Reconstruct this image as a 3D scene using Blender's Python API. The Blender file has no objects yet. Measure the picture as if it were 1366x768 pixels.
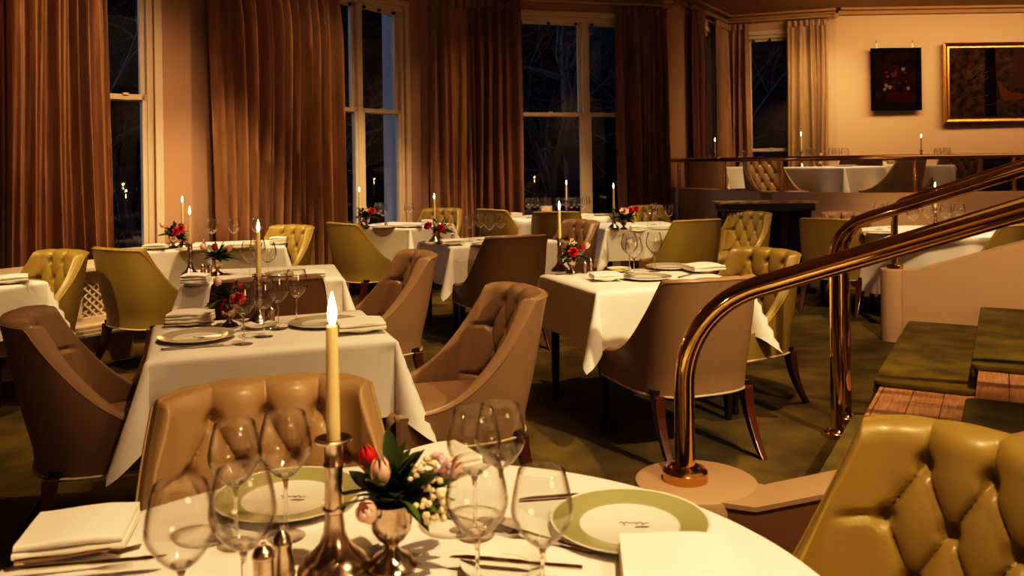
import bpy, bmesh, math, random
from mathutils import Vector, Matrix, noise
random.seed(7)
S = bpy.context.scene
COL = S.collection
PI = math.pi
sin, cos = math.sin, math.cos

# ------------------------------------------------------------------ camera model (level camera, shifted lens, slight roll)
CAMH, FOC, U0, V0, ROLL = 1.46, 1150.0, 683.0, 216.0, 0.014
def at(px, py, z):
    """survey a point that lies at height z"""
    u, v = px - U0, py - V0
    a, b = u - ROLL * v, v + ROLL * u
    d = (CAMH - z) * FOC / b
    return Vector((a / FOC * d, d, z))
def on(px, d):
    return Vector(((px - U0) / FOC * d, d))

# ------------------------------------------------------------------ mesh helpers
class MB:
    def __init__(s): s.v, s.f, s.m = [], [], []
    def add(s, V, F, mat=0, M=None):
        o = len(s.v)
        s.v += [tuple(M @ Vector(p)) if M else tuple(p) for p in V]
        s.f += [tuple(i + o for i in f) for f in F]
        s.m += [mat] * len(F)
        return s
    def grid(s, rows, closed_u=False, closed_v=False, mat=0, flip=False, M=None):
        n, k = len(rows), len(rows[0])
        V = [p for r in rows for p in r]; F = []
        for i in range(n if closed_v else n - 1):
            for j in range(k if closed_u else k - 1):
                a, b = i * k + j, i * k + (j + 1) % k
                c, d = ((i + 1) % n) * k + (j + 1) % k, ((i + 1) % n) * k + j
                F.append((a, d, c, b) if flip else (a, b, c, d))
        return s.add(V, F, mat, M)
    def lathe(s, prof, seg=24, mat=0, M=None, cap0=False, cap1=False, wob=None):
        rows = []
        for r, z in prof:
            rows.append([(r * cos(2*PI*j/seg), r * sin(2*PI*j/seg), z) for j in range(seg)])
        o = len(s.v); s.grid(rows, closed_u=True, mat=mat, M=M)
        n = len(prof)
        if cap0: s.f.append(tuple(o + j for j in range(seg))[::-1]); s.m.append(mat)
        if cap1: s.f.append(tuple(o + (n-1)*seg + j for j in range(seg))); s.m.append(mat)
        return s
    def box(s, c, d, rz=0.0, mat=0, M=None):
        x, y, z = d[0]/2, d[1]/2, d[2]/2
        R = Matrix.Translation(c) @ Matrix.Rotation(rz, 4, 'Z')
        if M: R = M @ R
        V = [(i*x, j*y, k*z) for k in (-1,1) for j in (-1,1) for i in (-1,1)]
        F = [(0,2,3,1),(4,5,7,6),(0,1,5,4),(2,6,7,3),(0,4,6,2),(1,3,7,5)]
        return s.add(V, F, mat, R)
    def bar(s, a, b, w, t, mat=0, up=(0,0,1)):
        """rectangular bar from a to b, w across (horizontal), t in 'up' direction"""
        a, b = Vector(a), Vector(b); d = (b-a).normalized(); up = Vector(up)
        if abs(d.dot(up)) > .99: up = Vector((0,1,0))
        x = d.cross(up).normalized(); y = x.cross(d).normalized()
        V = []
        for p in (a, b):
            for i, j in ((-1,-1),(1,-1),(1,1),(-1,1)): V.append(p + x*(i*w/2) + y*(j*t/2))
        return s.add(V, [(3,2,1,0),(4,5,6,7),(0,1,5,4),(1,2,6,5),(2,3,7,6),(3,0,4,7)], mat)
    def tube(s, pts, r, seg=10, mat=0, caps=True, closed=False):
        pts = [Vector(p) for p in pts]; n = len(pts)
        rr = r if isinstance(r, (list, tuple)) else [r]*n
        rows, up = [], None
        for i, p in enumerate(pts):
            if closed: t = (pts[(i+1)%n] - pts[i-1]).normalized()
            else: t = (pts[min(i+1,n-1)] - pts[max(i-1,0)]).normalized()
            if up is None:
                up = Vector((0,0,1)) if abs(t.z) < .9 else Vector((0,1,0))
            x = t.cross(up).normalized(); up = x.cross(t).normalized()
            rows.append([p + (x*cos(2*PI*j/seg) + up*sin(2*PI*j/seg))*rr[i] for j in range(seg)])
        o = len(s.v); s.grid(rows, closed_u=True, closed_v=closed, mat=mat)
        if caps and not closed:
            s.f.append(tuple(o+j for j in range(seg))[::-1]); s.m.append(mat)
            s.f.append(tuple(o+(n-1)*seg+j for j in range(seg))); s.m.append(mat)
        return s
    def prism(s, poly, z0, z1, mat=0):
        n = len(poly)
        A = sum(poly[i][0]*poly[(i+1)%n][1]-poly[(i+1)%n][0]*poly[i][1] for i in range(n))
        if A < 0: poly = poly[::-1]
        zz0 = z0 if isinstance(z0, (list,tuple)) else [z0]*n
        zz1 = z1 if isinstance(z1, (list,tuple)) else [z1]*n
        if A < 0: zz0, zz1 = list(zz0)[::-1], list(zz1)[::-1]
        V = [(p[0],p[1],z) for p,z in zip(poly,zz0)] + [(p[0],p[1],z) for p,z in zip(poly,zz1)]
        F = [tuple(range(n))[::-1], tuple(range(n,2*n))] + [(i,(i+1)%n,n+(i+1)%n,n+i) for i in range(n)]
        return s.add(V, F, mat)
    def mesh(s, name, mats, smooth=True, bevel=0, angle=40, weld=False):
        me = bpy.data.meshes.new(name)
        me.from_pydata(s.v, [], s.f)
        for m in (mats if isinstance(mats, (list,tuple)) else [mats]): me.materials.append(m)
        me.polygons.foreach_set('material_index', s.m)
        if bevel or weld:
            bm = bmesh.new(); bm.from_mesh(me)
            if weld: bmesh.ops.remove_doubles(bm, verts=bm.verts, dist=1e-5)
            if bevel:
                E = [e for e in bm.edges if len(e.link_faces)==2 and e.calc_face_angle(0) > .6]
                bmesh.ops.bevel(bm, geom=E, offset=bevel, segments=2, profile=.6, affect='EDGES', clamp_overlap=True)
            bm.to_mesh(me); bm.free()
        me.validate()
        if smooth:
            try: me.shade_auto_smooth = True
            except Exception: pass
            me.polygons.foreach_set('use_smooth', [True]*len(me.polygons))
            try: me.set_sharp_from_angle(angle=math.radians(angle))
            except Exception: pass
        me.update()
        return me

def obj(name, me, parent=None, loc=(0,0,0), rz=0.0, rot=None):
    o = bpy.data.objects.new(name, me); COL.objects.link(o)
    if parent is not None: o.parent = parent
    o.location = loc
    o.rotation_euler = rot if rot else (0,0,rz)
    return o
def tag(o, label, cat, group=None):
    o['label'] = label; o['category'] = cat
    if group: o['group'] = group
    return o
def thing(name, label, cat, loc=(0,0,0), rz=0.0, group=None):
    return tag(obj(name, None, None, loc, rz), label, cat, group)
def struct(name, me, parent=None, loc=(0,0,0), rz=0.0):
    o = obj(name, me, parent, loc, rz)
    if parent is None: o['kind'] = 'structure'
    return o

# ------------------------------------------------------------------ materials
def mat(name, color, rough=.6, metal=0.0, spec=.5, sheen=0.0, coat=0.0, bump=None, var=None, noise_scale=8.0, emis=None, sss=0, aniso=None):
    m = bpy.data.materials.new(name); m.use_nodes = True
    nt = m.node_tree; N = nt.nodes; L = nt.links
    b = N['Principled BSDF']
    b.inputs['Base Color'].default_value = (*color, 1)
    b.inputs['Roughness'].default_value = rough
    b.inputs['Metallic'].default_value = metal
    b.inputs['Specular IOR Level'].default_value = spec
    if sheen: b.inputs['Sheen Weight'].default_value = sheen
    if coat: b.inputs['Coat Weight'].default_value = coat; b.inputs['Coat Roughness'].default_value = .15
    if sss: b.inputs['Subsurface Weight'].default_value = sss; b.inputs['Subsurface Radius'].default_value = (.02,.01,.006)
    if emis: b.inputs['Emission Color'].default_value = (*emis[0],1); b.inputs['Emission Strength'].default_value = emis[1]
    if var or bump:
        tc = N.new('ShaderNodeTexCoord')
    if var:
        mp = N.new('ShaderNodeMapping'); L.new(tc.outputs['Object'], mp.inputs[0])
        mp.inputs['Scale'].default_value = var[2] if len(var) > 2 else (1,1,1)
        n = N.new('ShaderNodeTexNoise'); n.inputs['Scale'].default_value = noise_scale; n.inputs['Detail'].default_value = 5
        L.new(mp.outputs[0], n.inputs['Vector'])
        r = N.new('ShaderNodeValToRGB'); r.color_ramp.elements[0].position = .3; r.color_ramp.elements[1].position = .7
        r.color_ramp.elements[0].color = (*var[0],1); r.color_ramp.elements[1].color = (*var[1],1)
        L.new(n.outputs['Fac'], r.inputs[0]); L.new(r.outputs[0], b.inputs['Base Color'])
    if bump:
        n2 = N.new('ShaderNodeTexNoise'); n2.inputs['Scale'].default_value = bump[0]; n2.inputs['Detail'].default_value = 4
        mp2 = N.new('ShaderNodeMapping'); L.new(tc.outputs['Object'], mp2.inputs[0])
        if len(bump) > 2: mp2.inputs['Scale'].default_value = bump[2]
        L.new(mp2.outputs[0], n2.inputs['Vector'])
        bp = N.new('ShaderNodeBump'); bp.inputs['Strength'].default_value = bump[1]; bp.inputs['Distance'].default_value = .01
        L.new(n2.outputs['Fac'], bp.inputs['Height']); L.new(bp.outputs[0], b.inputs['Normal'])
    return m

def thin_glass(name, tint=(.97,.96,.94), edge=(.55,.5,.45), refl=.75, base=.035):
    m = bpy.data.materials.new(name); m.use_nodes = True
    nt = m.node_tree; N = nt.nodes; L = nt.links
    for n in list(N): N.remove(n)
    out = N.new('ShaderNodeOutputMaterial'); mx = N.new('ShaderNodeMixShader')
    tr = N.new('ShaderNodeBsdfTransparent'); gl = N.new('ShaderNodeBsdfGlossy'); gl.inputs['Roughness'].default_value = .02
    lw = N.new('ShaderNodeLayerWeight'); lw.inputs['Blend'].default_value = .5
    pw = N.new('ShaderNodeMath'); pw.operation = 'POWER'; pw.inputs[1].default_value = 4.0
    L.new(lw.outputs['Facing'], pw.inputs[0])
    ma = N.new('ShaderNodeMath'); ma.operation = 'MULTIPLY_ADD'; ma.inputs[1].default_value = refl; ma.inputs[2].default_value = base
    L.new(pw.outputs[0], ma.inputs[0]); L.new(ma.outputs[0], mx.inputs[0])
    cr = N.new('ShaderNodeValToRGB')
    cr.color_ramp.elements[0].position = .45; cr.color_ramp.elements[0].color = (*tint,1)
    cr.color_ramp.elements[1].position = 1.0; cr.color_ramp.elements[1].color = (*edge,1)
    L.new(lw.outputs['Facing'], cr.inputs[0]); L.new(cr.outputs[0], tr.inputs[0])
    L.new(tr.outputs[0], mx.inputs[1]); L.new(gl.outputs[0], mx.inputs[2]); L.new(mx.outputs[0], out.inputs[0])
    return m

M = {}
M['wall']   = mat('warm_plaster', (.64,.45,.30), .85, spec=.2, bump=(60,.05))
M['wallb']  = mat('rose_plaster', (.50,.335,.235), .85, spec=.2, bump=(60,.05))
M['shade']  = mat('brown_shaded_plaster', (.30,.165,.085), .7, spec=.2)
M['curbw']  = mat('curb_plaster', (.60,.42,.27), .6, spec=.3)
M['ceil']   = mat('ceiling_paint', (.42,.26,.12), .8, spec=.2)
M['wood_white'] = mat('painted_joinery', (.72,.60,.46), .45)
M['reveal'] = mat('white_outer_reveal', (.5,.5,.52), .6)
M['carpet'] = mat('green_carpet', (.06,.05,.012), .95, spec=.05, sheen=.08, var=((.055,.040,.010),(.175,.124,.028)), noise_scale=3.2, bump=(240,.5))
M['pad']    = mat('green_stair_carpet', (.07,.06,.014), .95, spec=.05, sheen=.12, var=((.09,.070,.010),(.22,.165,.026),(1,1,1)), noise_scale=5, bump=(220,.5))
M['cloth']  = mat('white_table_linen', (.86,.82,.77), .8, spec=.15, bump=(30,.06))
M['napkin'] = mat('folded_linen', (.90,.85,.78), .8, spec=.15, bump=(60,.08))
M['olive']  = mat('olive_leather', (.345,.25,.064), .40, spec=.5, coat=.06, bump=(140,.05))
M['taupe']  = mat('taupe_leather', (.31,.20,.115), .40, spec=.4, coat=.08, bump=(140,.05))
M['cream']  = mat('honey_leather', (.40,.275,.135), .38, spec=.4, coat=.08, bump=(140,.05))
M['brown']  = mat('brown_leather', (.21,.12,.06), .45, spec=.35, bump=(140,.05))
M['pipe']   = mat('pale_piping', (.60,.50,.36), .5)
M['leg']    = mat('dark_mahogany', (.030,.011,.007), .28, coat=.4)
M['legred'] = mat('red_mahogany', (.10,.028,.014), .28, coat=.4)
M['tabw']   = mat('dark_table_wood', (.02,.012,.008), .4)
M['brass']  = mat('polished_brass', (.80,.58,.25), .07, metal=1.0)
M['brassd'] = mat('aged_copper_brass', (.68,.43,.19), .13, metal=1.0)
M['silver'] = mat('tarnished_silver', (.66,.55,.45), .24, metal=1.0, var=((.74,.63,.52),(.48,.38,.29)), noise_scale=40)
M['steel']  = mat('cutlery_steel', (.66,.58,.48), .18, metal=1.0)
M['china']  = mat('white_china', (.86,.82,.74), .15, coat=.4)
M['rimg']   = mat('sage_china_rim', (.40,.40,.20), .2, coat=.4)
M['rimd']   = mat('grey_china_rim', (.52,.47,.38), .2, coat=.4)
M['ink']    = mat('brown_plate_script', (.12,.07,.04), .5)
M['butter'] = mat('butter', (.80,.60,.16), .5)
M['wax']    = mat('ivory_wax', (.86,.70,.36), .5, sss=.3, emis=((1,.62,.2),.05))
M['wick']   = mat('burnt_wick', (.02,.015,.01), .9)
M['flame']  = mat('candle_flame', (1,.7,.3), .5, emis=((1,.62,.22),26))
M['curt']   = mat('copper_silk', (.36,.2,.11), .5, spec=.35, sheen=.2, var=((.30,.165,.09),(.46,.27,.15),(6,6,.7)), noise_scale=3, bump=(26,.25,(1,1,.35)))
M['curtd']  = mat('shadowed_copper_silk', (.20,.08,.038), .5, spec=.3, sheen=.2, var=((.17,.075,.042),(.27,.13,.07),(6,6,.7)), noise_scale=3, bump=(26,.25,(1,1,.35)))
M['curtg']  = mat('gold_silk', (.4,.26,.12), .45, spec=.4, sheen=.2, var=((.34,.22,.11),(.46,.31,.16),(6,6,.7)), noise_scale=3, bump=(26,.25,(1,1,.35)))
M['rod']    = mat('gilt_wood_pole', (.46,.30,.13), .4)
M['stone']  = mat('veined_marble', (.32,.24,.17), .25, var=((.42,.33,.24),(.2,.14,.1)), noise_scale=14)
M['ebony']  = mat('carved_dark_wood', (.024,.012,.008), .35, coat=.3)
M['gold']   = mat('gilt_frame', (.65,.38,.10), .3, metal=1.0, bump=(60,.4))
M['black']  = mat('black_frame', (.006,.005,.004), .8, spec=.08)
M['canvas'] = mat('dark_canvas', (.012,.007,.004), .95, spec=.03, var=((.006,.003,.002),(.03,.010,.006)), noise_scale=6)
M['forest'] = mat('woodland_canvas', (.03,.016,.008), .95, spec=.05, var=((.010,.006,.003),(.075,.038,.016),(1,1,1)), noise_scale=9)
M['green']  = mat('dark_leaf', (.030,.055,.014), .45)
M['green2'] = mat('fresh_leaf', (.10,.15,.025), .45)
M['pink']   = mat('pink_petal', (.85,.58,.50), .5, sss=.15)
M['red']    = mat('red_petal', (.52,.015,.012), .5)
M['whitef'] = mat('white_petal', (.85,.74,.52), .5)
M['lilac']  = mat('lilac_petal', (.60,.46,.52), .5)
M['bark']   = mat('tree_bark', (.17,.14,.13), .9)
M['leafd']  = mat('night_foliage', (.030,.036,.042), .9, spec=.1)
M['leafr']  = mat('russet_leaf', (.22,.06,.025), .8, spec=.1)
M['ground'] = mat('dark_garden_soil', (.02,.022,.02), .95)
M['glass']  = thin_glass('wine_glass_crystal', tint=(.99,.985,.975), refl=.95, base=.06, edge=(.66,.60,.52))
M['pane']   = thin_glass('window_glass', tint=(.86,.9,.92), edge=(.7,.75,.8), refl=.5, base=.085)
def stem_glass():
    m = bpy.data.materials.new('solid_crystal'); m.use_nodes = True
    b = m.node_tree.nodes['Principled BSDF']
    b.inputs['Base Color'].default_value = (1,.98,.95,1); b.inputs['Roughness'].default_value = .02
    b.inputs['Transmission Weight'].default_value = 1; b.inputs['IOR'].default_value = 1.45
    return m
M['crystal'] = stem_glass()
def wood_planks():
    m = bpy.data.materials.new('oak_planks'); m.use_nodes = True
    nt = m.node_tree; N = nt.nodes; L = nt.links; b = N['Principled BSDF']
    tc = N.new('ShaderNodeTexCoord'); mp = N.new('ShaderNodeMapping'); L.new(tc.outputs['Object'], mp.inputs[0])
    mp.inputs['Rotation'].default_value = (0,0,-STAIR_ANG)
    br = N.new('ShaderNodeTexBrick'); br.offset = .37
    br.inputs['Scale'].default_value = 1.0; br.inputs['Brick Width'].default_value = .9; br.inputs['Row Height'].default_value = .155
    br.inputs['Mortar Size'].default_value = .0025; br.inputs['Mortar'].default_value = (.05,.02,.01,1)
    br.inputs['Color1'].default_value = (.62,.33,.16,1); br.inputs['Color2'].default_value = (.76,.44,.24,1)
    L.new(mp.outputs[0], br.inputs['Vector'])
    n = N.new('ShaderNodeTexNoise'); n.inputs['Scale'].default_value = 5; n.inputs['Detail'].default_value = 6
    mp2 = N.new('ShaderNodeMapping'); mp2.inputs['Scale'].default_value = (1.5,14,1); L.new(mp.outputs[0], mp2.inputs[0]); L.new(mp2.outputs[0], n.inputs['Vector'])
    mx = N.new('ShaderNodeMix'); mx.data_type = 'RGBA'; mx.blend_type = 'MULTIPLY'; mx.inputs[0].default_value = .6
    cr = N.new('ShaderNodeValToRGB'); cr.color_ramp.elements[0].color = (.45,.4,.36,1); cr.color_ramp.elements[0].position = .35; cr.color_ramp.elements[1].color = (1,1,1,1); cr.color_ramp.elements[1].position=.65
    L.new(n.outputs['Fac'], cr.inputs[0]); L.new(br.outputs['Color'], mx.inputs[6]); L.new(cr.outputs[0], mx.inputs[7]); L.new(mx.outputs[2], b.inputs['Base Color'])
    b.inputs['Roughness'].default_value = .35
    return m
STAIR_A = Vector((.497,.867)); STAIR_P = Vector((.867,-.497))      # along the nosings / up the flight
STAIR_ANG = math.atan2(STAIR_A.y, STAIR_A.x)
M['oak'] = wood_planks()

# ------------------------------------------------------------------ room shell
FLZ, CEIL, SILL, HEAD = 0.58, 3.86, .62, 3.42
F = [Vector(p) for p in ((-5.9,5.60),(-3.03,8.14),(-1.155,11.1),(2.17,12.15),(2.62,13.0),(3.58,14.62),(5.3,14.02),(10.6,13.95))]
def facet_hit(i, px):
    """point of facet i seen at column px"""
    P, Q = F[i], F[i+1]; k = (px-U0)/FOC; D = Q-P
    t = (k*P.y - P.x) / (D.x - k*D.y)
    return t * D.length
def wall_with_openings(name, P, Q, ops, z0=0.0, z1=CEIL, th=.26, m='wall'):
    """wall from P to Q (outside on the left of P->Q), with openings (s0,s1,za,zb)"""
    P, Q = Vector(P), Vector(Q); L_ = (Q-P).length; d = (Q-P)/L_; n = Vector((-d.y, d.x)); mb = MB()
    def blk(s0, s1, a, b):
        if s1-s0 < 1e-4 or b-a < 1e-4: return
        p, q = P+d*s0, P+d*s1
        mb.prism([p, q, q+n*th, p+n*th], a, b)
    s = 0.0
    for s0, s1, a, b in sorted(ops):
        blk(s, s0, z0, z1); blk(s0, s1, z0, a); blk(s0, s1, b, z1); s = s1
    blk(s, L_, z0, z1)
    return struct(name, mb.mesh(name, M[m], smooth=False))
w1 = (facet_hit(0, 55), facet_hit(0, 207)); w2 = (facet_hit(1, 418), facet_hit(1, 542)); w3 = (facet_hit(2, 686), facet_hit(2, 876))
MEET = CAMH + .635
wall_with_openings('wall_left', F[0], F[1], [(w1[0], w1[1], SILL, HEAD)], m='wallb', th=.36)
wall_with_openings('wall_bay', F[1], F[2], [(w2[0], w2[1], SILL, HEAD)], m='wallb', th=.36)
wall_with_openings('wall_back', F[2], F[3], [(w3[0], w3[1], SILL, HEAD)], m='wallb', th=.36)
wall_with_openings('wall_return', F[3], F[4], [])
w4s = (F[5]-F[4]).length
wall_with_openings('wall_alcove', F[4], F[5], [(w4s*.30, w4s*.75, FLZ+.3, 3.52)])
w5 = (facet_hit(5, 996), facet_hit(5, 1062))
wall_with_openings('wall_terrace_window', F[5], F[6], [(w5[0], w5[1], FLZ+.35, 3.52)])
wall_with_openings('wall_terrace', F[6], F[7], [])
wall_with_openings('wall_right', (10.6,13.95), (10.6,-3.2), [])
wall_with_openings('wall_front', (10.6,-3.2), (-5.9,-3.2), [])
wall_with_openings('wall_side', (-5.9,-3.2), (-5.9,5.60), [])
room = [F[0], F[1], F[2], F[3], F[4], F[5], F[6], F[7], Vector((10.6,-3.2)), Vector((-5.9,-3.2))]
struct('floor', MB().prism(room, -.1, 0).mesh('floor', M['carpet'], smooth=False))
struct('ceiling', MB().prism([p + (Vector((0,.35)) if p.y > 0 else Vector((0,-.2))) for p in room], CEIL, CEIL+.12).mesh('ceiling', M['ceil'], smooth=False))

def window(n, P, Q, s0, s1, za, zb, lights, meet, label_depth=.11):
    P, Q = Vector(P), Vector(Q); d = (Q-P).normalized(); nn = Vector((-d.y, d.x))
    root = obj('window_%d' % n, None); root['kind'] = 'structure'
    fm, sm, gm = MB(), MB(), MB()
    def p3(s, off, z): q = P + d*s + nn*off; return (q.x, q.y, z)
    ft, fd = .055, .11
    for s in (s0+ft/2, s1-ft/2): fm.bar(p3(s,.075,za), p3(s,.075,zb), ft, fd, up=(nn.x,nn.y,0))
    for z in (za+ft/2, zb-ft/2): fm.bar(p3(s0,.075,z), p3(s1,.075,z), fd, ft)
    # architrave on the room side, blind stop
    for s in (s0-.035, s1+.035): fm.bar(p3(s,-.012,za-.02), p3(s,-.012,zb+.07), .07, .028, up=(nn.x,nn.y,0))
    fm.bar(p3(s0-.07,-.012,zb+.035), p3(s1+.07,-.012,zb+.035), .028, .07)
    fm.bar(p3(s0-.08,-.05,za-.02), p3(s1+.08,-.05,za-.02), .16, .04)
    rv = MB()
    for s_ in (s0+.006, s1-.006): rv.bar(p3(s_,.245,za), p3(s_,.245,zb), .012, .23, up=(nn.x,nn.y,0))
    rv.bar(p3(s0,.245,zb-.006), p3(s1,.245,zb-.006), .23, .012); rv.bar(p3(s0,.27,za+.01), p3(s1,.27,za+.01), .28, .03)
    obj('reveal', rv.mesh('reveal', M['reveal'], smooth=False), root)
    N = len(lights); W = s1-s0-2*ft; mull = .085
    cuts = []; x = s0+ft
    tot = sum(lights)
    for k, l in enumerate(lights):
        w = (W - mull*(N-1))*l/tot
        cuts.append((x, x+w)); x += w
        if k < N-1:
            fm.bar(p3(x+mull/2,.075,za), p3(x+mull/2,.075,zb), mull, fd, up=(nn.x,nn.y,0)); x += mull
    st = .042
    for a, b in cuts:
        for lo, hi, off in ((za+ft, meet+.025, .055), (meet-.025, zb-ft, .105)):
            for s in (a+st/2, b-st/2): sm.bar(p3(s,off,lo), p3(s,off,hi), st, .045, up=(nn.x,nn.y,0))
            for z in (lo+st/2+ (.01 if off<.08 else 0), hi-st/2): sm.bar(p3(a,off,z), p3(b,off,z), .045, st+.008)
            q = [p3(a+st,off,lo+st), p3(b-st,off,lo+st), p3(b-st,off,hi-st), p3(a+st,off,hi-st)]
            gm.add(q, [(0,1,2,3)])
        # sash catches on the meeting rail and pulley blocks at the head
        mid = (a+b)/2
        sm.box(Vector(p3(mid,.03,meet+.03)), (.05,.03,.02), math.atan2(d.y,d.x))
        for q in (a+.08, mid, b-.08): sm.box(Vector(p3(q,.06,zb-ft-.03)), (.03,.03,.03), math.atan2(d.y,d.x), mat=1)
    obj('window_frame', fm.mesh('window_frame', M['wood_white'], smooth=False, bevel=.004), root)
    obj('sash', sm.mesh('sash', [M['wood_white'], M['black']], smooth=False), root)
    obj('window_pane', gm.mesh('window_pane', M['pane'], smooth=False), root)
window(1, F[0], F[1], *w1, SILL, HEAD, (1,1), MEET)
window(2, F[1], F[2], *w2, SILL, HEAD, (1,1), MEET)
window(3, F[2], F[3], *w3, SILL, HEAD, (1,1), MEET)
window(4, F[4], F[5], w4s*.30, w4s*.75, FLZ+.3, 3.52, (1,), 1.6)
window(5, F[5], F[6], *w5, FLZ+.35, 3.52, (1,), 1.6)

# baseboards of bay walls, cornice
def strip(name, pts, z0, z1, depth, m='wood_white', kind='trim'):
    mb = MB()
    for a, b in zip(pts[:-1], pts[1:]):
        a, b = Vector(a), Vector(b); d = (b-a).normalized(); n = Vector((d.y,-d.x))
        mb.prism([a-d*0, b+d*0, b+n*depth, a+n*depth], z0, z1)
    return struct(name, mb.mesh(name, M[m], smooth=False, bevel=.005))
strip('baseboard_bay', F[0:4], 0, .2, .025)
strip('trim_1', F[3:8], CEIL-.10, CEIL, .10, 'ceil')
strip('trim_2', F[3:8], CEIL-.04, CEIL, .22, 'ceil')
strip('trim_3', F[0:4], CEIL-.16, CEIL, .14, 'ceil')

# radiator casing under the first window: plinth, stepped moulding, panelled front with lattice
RA, RB = Vector((-4.30,4.75)), Vector((-2.93,6.66))
def radiator():
    d = (RB-RA).normalized(); n = Vector((-d.y, d.x)); L_ = (RB-RA).length
    root = thing('radiator_casing', 'cream panelled radiator casing with lattice grille and stepped plinth along the left wall', 'radiator cover', (RA.x, RA.y, 0), math.atan2(d.y,d.x))
    mb = MB()
    mb.box((L_/2, .30, .105), (L_, .56, .21)); obj('plinth', mb.mesh('plinth', M['curbw'], smooth=False, bevel=.004), root)
    mb = MB()
    for k, (z, o) in enumerate(((.225,-.03),(.25,-.018),(.275,-.0))): mb.box((L_/2, .29+o/2, z), (L_+.02, .58-o, .026))
    obj('moulding', mb.mesh('moulding', M['wood_white'], smooth=False, bevel=.006), root)
    mb = MB()
    mb.box((L_/2,.34,.31),(L_,.46,.06)); mb.box((L_/2,.34,.66),(L_,.46,.05))
    k = 0
    for x in (.03,.55,.67,1.19,1.31,1.83,1.95,L_-.03):
        mb.box((x,.125,.48),(.1,.03,.34))
    mb.box((L_/2,.40,.48),(L_-.02,.36,.3))
    obj('casing', mb.mesh('casing', M['wood_white'], smooth=False, bevel=.004), root)
    mb = MB(); mb.box((L_/2, .33, .70), (L_+.06, .54, .035)); obj('cap_shelf', mb.mesh('cap_shelf', M['wood_white'], smooth=False, bevel=.008), root)
    for x0, x1 in ((.60-.52+.0,.50),(.72,1.14),(1.36,1.78),(2.0,L_-.08)):
        w = x1-x0; step = .06; mb = MB()
        for sgn in (-1,1):
            c = -.3
            while c < w+.3:
                a = [c, .34] ; b = [c+sgn*.28, .62]
                # clip to the panel
                pts = []
                for t in [q/14 for q in range(15)]:
                    xx = a[0]+(b[0]-a[0])*t; zz = a[1]+(b[1]-a[1])*t
                    if 0 <= xx <= w: pts.append((x0+xx, zz))
                if len(pts) > 1: mb.bar((pts[0][0],.13+.004*sgn,pts[0][1]), (pts[-1][0],.13+.004*sgn,pts[-1][1]), .006, .014)
                c += step
        obj('lattice', mb.mesh('lattice', M['wood_white'], smooth=False), root)
radiator()

# ------------------------------------------------------------------ curb of the raised terrace, terrace floor, brass rail on it
CURB = [Vector(p) for p in ((2.17,12.30),(2.32,12.0),(2.73,11.07),(3.17,10.10),(3.50,9.70),(3.85,9.46),(4.40,9.36),(5.1,9.36),(6.2,9.3),(7.2,8.6),(7.0,7.2),(6.0,6.3),(4.92,5.80))]
def smooth_path(pts, n=8):
    out = []
    for i in range(len(pts)-1):
        p0, p1, p2, p3 = pts[max(i-1,0)], pts[i], pts[i+1], pts[min(i+2,len(pts)-1)]
        for k in range(n):
            t = k/n
            out.append(.5*((2*p1)+(p2-p0)*t+(2*p0-5*p1+4*p2-p3)*t*t+(3*p1-p0-3*p2+p3)*t**3))
    out.append(pts[-1]); return out
curb = smooth_path(CURB, 6)
def offset_path(pts, o):
    r = []
    for i, p in enumerate(pts):
        t = (pts[min(i+1,len(pts)-1)]-pts[max(i-1,0)]).normalized(); r.append(p + Vector((-t.y,t.x))*o)
    return r
co = offset_path(curb, .16)
CURBZ = 1.065
mb = MB()
rows = [[(*a,0) for a in curb],[(*a,CURBZ-.012) for a in curb],[(*(a+(b-a)*.06),CURBZ) for a,b in zip(curb,co)],[(*(a+(b-a)*.94),CURBZ) for a,b in zip(curb,co)],[(*b,CURBZ-.012) for b in co],[(*b,0) for b in co]]
mb.grid(rows)
struct('wall_curb', mb.mesh('wall_curb', M['curbw']))
tp = [*offset_path(curb,.06), Vector((4.86,5.83)), Vector((2.29,1.36)), Vector((2.6,-3.2)), Vector((10.6,-3.2)), F[7], F[6], F[5], F[4], F[3]]
struct('floor_terrace', MB().prism(tp, 0.0, FLZ).mesh('floor_terrace', M['carpet'], smooth=False))

def flange(mb, p, r, h=.03, m=0):
    mb.lathe([(0,h*1.25),(r*.62,h*1.25),(r*.68,h*1.05),(r*.9,h),(r,h*.8),(r,0)], 28, m, Matrix.Translation(p))
rail = thing('terrace_rail', 'curved brass rail on thin posts along the top of the raised curb', 'railing')
rp = smooth_path([c + Vector((.02,.09)) for c in CURB[:10]], 8)
mb = MB(); mb.tube([(p.x,p.y,1.452) for p in rp], .028, 12); obj('rail', mb.mesh('rail', M['brassd']), rail)
for px in (906, 966, 1044, 1216, 1345):
    k = (px-U0)/FOC; p = min(rp, key=lambda q: abs(q.x/q.y-k))
    mb = MB(); mb.tube([(p.x,p.y,CURBZ-.005),(p.x,p.y,1.44)], .021, 10); flange(mb, (p.x,p.y,CURBZ), .045, .012)
    obj('post', mb.mesh('post', M['brassd']), rail)

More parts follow.
